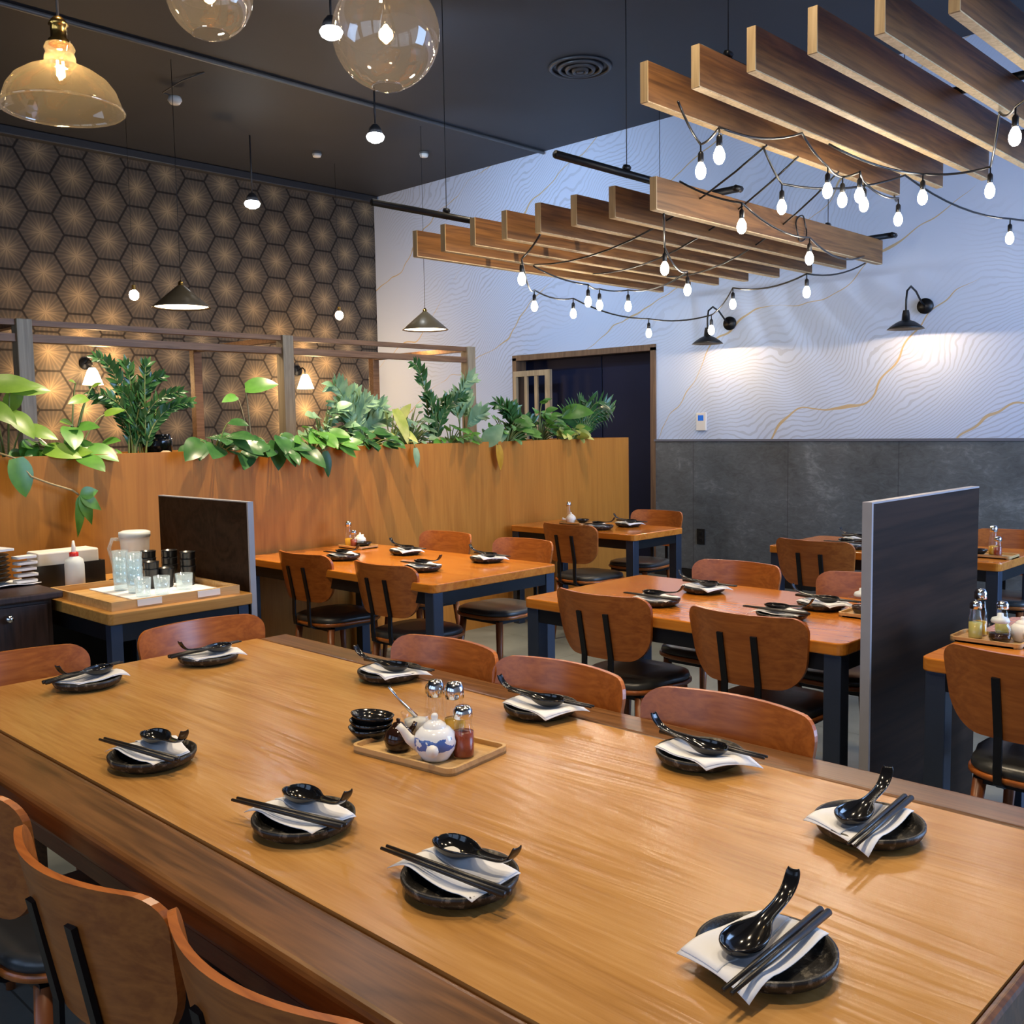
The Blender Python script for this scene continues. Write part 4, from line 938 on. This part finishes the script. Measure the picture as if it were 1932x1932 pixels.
def cone(x, y, z, label):
    t = thing('cone_pendant', label, 'pendant lamp', (x, y, z), 0, 'bronze cone pendants')
    obj('shade', MB().lathe([(.225, 0), (.228, .004), (.028, .175), (.018, .18), (.02, .17), (.215, .006)], 40, close=True), M['copper'], t)
    obj('diffuser', MB().lathe([(.218, .012), (0, .010)], 36), M['conelit'], t)
    obj('cap', MB().lathe([(.022, .172), (.02, .20), (.008, .215), (0, .215)], 16), M['brass'], t)
    obj('cord', MB().tube([(0, 0, .215), (0, 0, ZC-z-.001)], .0022, 6), M['steel'], t)
cone(4.01, 7.52, 2.485, 'bronze cone pendant before the hexagon wallpaper')
cone(6.59, 7.52, 2.455, 'bronze cone pendant before the white wall corner')
def wall_sconce(x, label):
    t = thing('wall_sconce', label, 'wall lamp', (x, YL, 2.2), 0, 'frosted wallpaper sconces')
    obj('backplate', MB().tube([(0, -.001, 0), (0, -.025, 0)], .06, 20), M['steel'], t)
    obj('arm', MB().tube([(0, -.02, 0), (0, -.12, .03), (0, -.17, 0), (0, -.17, -.05)], .009, 8), M['steel'], t)
    obj('shade', MB().lathe([(.03, .0), (.05, -.03), (.075, -.10), (.10, -.17)], 28, (0, -.17, -.05)), M['frostlit'], t)
wall_sconce(4.36, 'lit frosted sconce on the hexagon wallpaper above the lime leaf'); wall_sconce(6.90, 'lit frosted sconce on the hexagon wallpaper right of the booth post')
def barn(y, z, label):
    t = thing('barn_sconce', label, 'wall lamp', (XB-.001, y, z), 0, 'black gooseneck sconces')
    obj('backplate', MB().tube([(0, 0, 0), (-.028, 0, 0)], .062, 24), M['steel'], t)
    obj('gooseneck', MB().tube([(-.02, 0, 0), (-.10, 0, .03), (-.20, 0, .10), (-.30, 0, .13), (-.37, 0, .09), (-.385, 0, .02), (-.385, 0, -.07)], .008, 8), M['steel'], t)
    obj('shade', MB().lathe([(.022, .0), (.028, -.03), (.032, -.075), (.07, -.095), (.115, -.122), (.14, -.145), (.136, -.145), (.11, -.118), (.066, -.089), (.02, -.07)], 36, (-.385, 0, -.06)), M['steel'], t)
    obj('bulb', MB().ell((-.385, 0, -.16), .024, .024, .03), M['sconcelit'], t)
    light('sconce_light', 'POINT', (XB-.385, y, z-.185), 30, (1, .66, .36), shadow_soft_size=.015)
barn(5.02, 2.41, 'black gooseneck sconce on the mural wall nearer the doorway'); barn(3.226, 2.40, 'black gooseneck sconce on the mural wall at the right')
for i, (x, y, z, lab) in enumerate(((4.426, 9.2, 2.79, 'bare glowing bulb on a thin cord left of the cone pendant'), (6.795, 9.2, 2.76, 'bare glowing bulb on a thin cord near the wallpaper corner'))):
    t = thing('bare_bulb', lab, 'pendant lamp', (x, y, z), 0, 'bare bulbs before the wallpaper')
    obj('bulb', MB().ell((0, 0, 0), .045, .045, .05), M['starbulb'], t); obj('socket', MB().cyl((0, 0, .043), .018, .05), M['brass'], t); obj('cord', MB().tube([(0, 0, .093), (0, 0, ZC-z-.001)], .0018, 6), M['steel'], t)
def spot(x, y, z, label, energy, tgt, size=1.5):
    t = thing('track_spot', label, 'spotlight', (x, y, z), 0, 'ceiling spotlights')
    obj('stem', MB().tube([(0, 0, .10), (0, 0, ZC-z-.001)], .008, 8), M['duct'], t)
    obj('housing', MB().lathe([(0, .11), (.025, .10), (.05, .07), (.068, .02), (.064, .02), (.045, .06)], 24), M['duct'], t)
    obj('lens', MB().lathe([(.064, .022), (.078, .0), (.066, -.028), (.036, -.046), (0, -.05)], 24), M['spotlens'], t)
    light('track_light', 'SPOT', (x, y, z-.04), energy, (.55, .74, 1), spot_size=size, spot_blend=.9, shadow_soft_size=.09, target=tgt)
spot(4.184, 5.657, 4.15, 'bright white ceiling spotlight beside the top centre globe', 230, (8.1, 5.6, 3.7), 1.5)
spot(5.576, 6.955, 4.0, 'bright white ceiling spotlight below the grey conduit', 260, (8.1, 7.6, 3.2), 1.9)
spot(5.553, 8.90, 3.75, 'bright white ceiling spotlight before the hexagon wallpaper', 60, (5.6, 9.2, 0), 2.0)
t = thing('ceiling_sensor', 'small beige sensor on a bent wire below the dark ceiling', 'sensor', (4.34, 8.10, 4.30))
obj('body', MB().lathe([(0, -.035), (.04, -.03), (.06, 0), (.05, .03), (0, .035)], 20), M['white'], t)
obj('wire', MB().tube([(0, 0, .03), (-.08, .05, .06), (-.06, -.25, .09), (.0, -.5, .105)], .006, 6), M['conduit'], t)
for i, (x, y, lab) in enumerate(((6.387, 8.953, 'small white ceiling detector left of the one nearest the white wall'), (7.218, 8.193, 'small white ceiling detector nearest the white wall corner'))):
    t = thing('ceiling_detector', lab, 'detector', (x, y, ZC-.001), 0, 'white ceiling fittings'); obj('base', MB().cyl((0, 0, -.02), .05, .0195), M['conduit'], t); obj('body', MB().lathe([(0, -.055), (.04, -.05), (.05, -.02), (0, -.02)], 20), M['white'], t)

# ------------------------------------------------------------------ light
W = bpy.data.worlds.new('daylight'); SC.world = W; W.use_nodes = True; wn = W.node_tree; wn.nodes.clear(); h = NT(wn)
sky = h.n('ShaderNodeTexSky'); sky.sky_type = 'HOSEK_WILKIE'; sky.turbidity = 3; sky.sun_direction = (.3, .6, .75)
bg = h.n('ShaderNodeBackground'); bg.inputs[1].default_value = 1.6; h.l(sky.outputs[0], bg.inputs[0]); wo = h.n('ShaderNodeOutputWorld'); h.l(bg.outputs[0], wo.inputs[0])
DAY = (.50, .68, 1.0)
for a, b in win: light('window_daylight', 'AREA', (XF+.03, (a+b)/2, 2.0), 26, DAY, shape='RECTANGLE', size=2.0, size_y=2.3, target=(XF+1, (a+b)/2, 2.0))
light('window_daylight', 'AREA', (6.15, YR+.03, 2.0), 320, (.38, .60, 1.0), shape='RECTANGLE', size=3.2, size_y=2.7, target=(6.15, YR+1, 2.0))
WARM = (1, .80, .55)
light('dining_fill', 'SPOT', (3.6, 4.3, 4.3), 150, WARM, spot_size=1.4, spot_blend=.8, shadow_soft_size=.1, target=(3.6, 4.3, 0))
light('dining_fill', 'SPOT', (5.8, 2.9, 2.65), 60, WARM, spot_size=2.2, spot_blend=.8, shadow_soft_size=.1, target=(5.8, 2.8, 0))  # added fill for the string bulbs' glow, no fixture hangs here
light('table_downlight', 'SPOT', (.4, 1.0, 4.3), 190, WARM, spot_size=1.5, spot_blend=.8, shadow_soft_size=.12, target=(1.2, 1.3, .7))
light('table_downlight', 'SPOT', (2.2, 1.0, 4.3), 150, WARM, spot_size=1.5, spot_blend=.8, shadow_soft_size=.12, target=(2.1, 1.2, .7))
light('table_downlight', 'SPOT', (1.5, 3.3, 4.3), 150, WARM, spot_size=1.5, spot_blend=.8, shadow_soft_size=.12, target=(1.7, 2.8, .7))
light('planter_downlight', 'SPOT', (1.2, 4.2, 4.3), 200, WARM, spot_size=1.4, spot_blend=.8, shadow_soft_size=.08, target=(1.4, 5.2, .9))
light('planter_downlight', 'SPOT', (3.2, 4.80, 4.3), 620, WARM, spot_size=1.1, spot_blend=.6, shadow_soft_size=.03, target=(3.3, 5.24, 1.0))
light('planter_downlight', 'SPOT', (5.2, 4.2, 4.3), 230, WARM, spot_size=1.4, spot_blend=.8, shadow_soft_size=.08, target=(5.0, 5.2, .9))
light('dining_fill', 'SPOT', (3.6, 2.3, 4.3), 190, WARM, spot_size=1.6, spot_blend=.8, shadow_soft_size=.1, target=(3.6, 2.3, 0))
light('dining_fill', 'SPOT', (3.6, .4, 4.3), 150, WARM, spot_size=1.6, spot_blend=.8, shadow_soft_size=.1, target=(3.6, .5, 0))
for x in (4.36, 6.90): light('sconce_glow', 'POINT', (x, YL-.36, 2.02), 52, (1, .62, .28), shadow_soft_size=.08)
for x, z in ((4.01, 2.46), (6.59, 2.43)): light('cone_light', 'SPOT', (x, 7.52, z), 40, (1, .78, .5), spot_size=2.6, spot_blend=.4, shadow_soft_size=.15, target=(x, 7.52, 0))
for p, e in (((1.347, 3.22, 2.61), 6), ((1.853, 2.252, 2.60), 6), ((1.631, 2.807, 2.81), 5)): light('pendant_glow', 'POINT', p, e, (1, .70, .36), shadow_soft_size=.02)

# ------------------------------------------------------------------ view
vs = SC.view_settings; vs.view_transform = 'Standard'; vs.look = 'None'; vs.gamma = 1; vs.use_curve_mapping = False; vs.exposure = 0.2
SC.cycles.max_bounces = 8; SC.cycles.transparent_max_bounces = 24; SC.cycles.caustics_reflective = False; SC.cycles.caustics_refractive = False
SC.cycles.sample_clamp_indirect = 6; SC.cycles.use_denoising = True
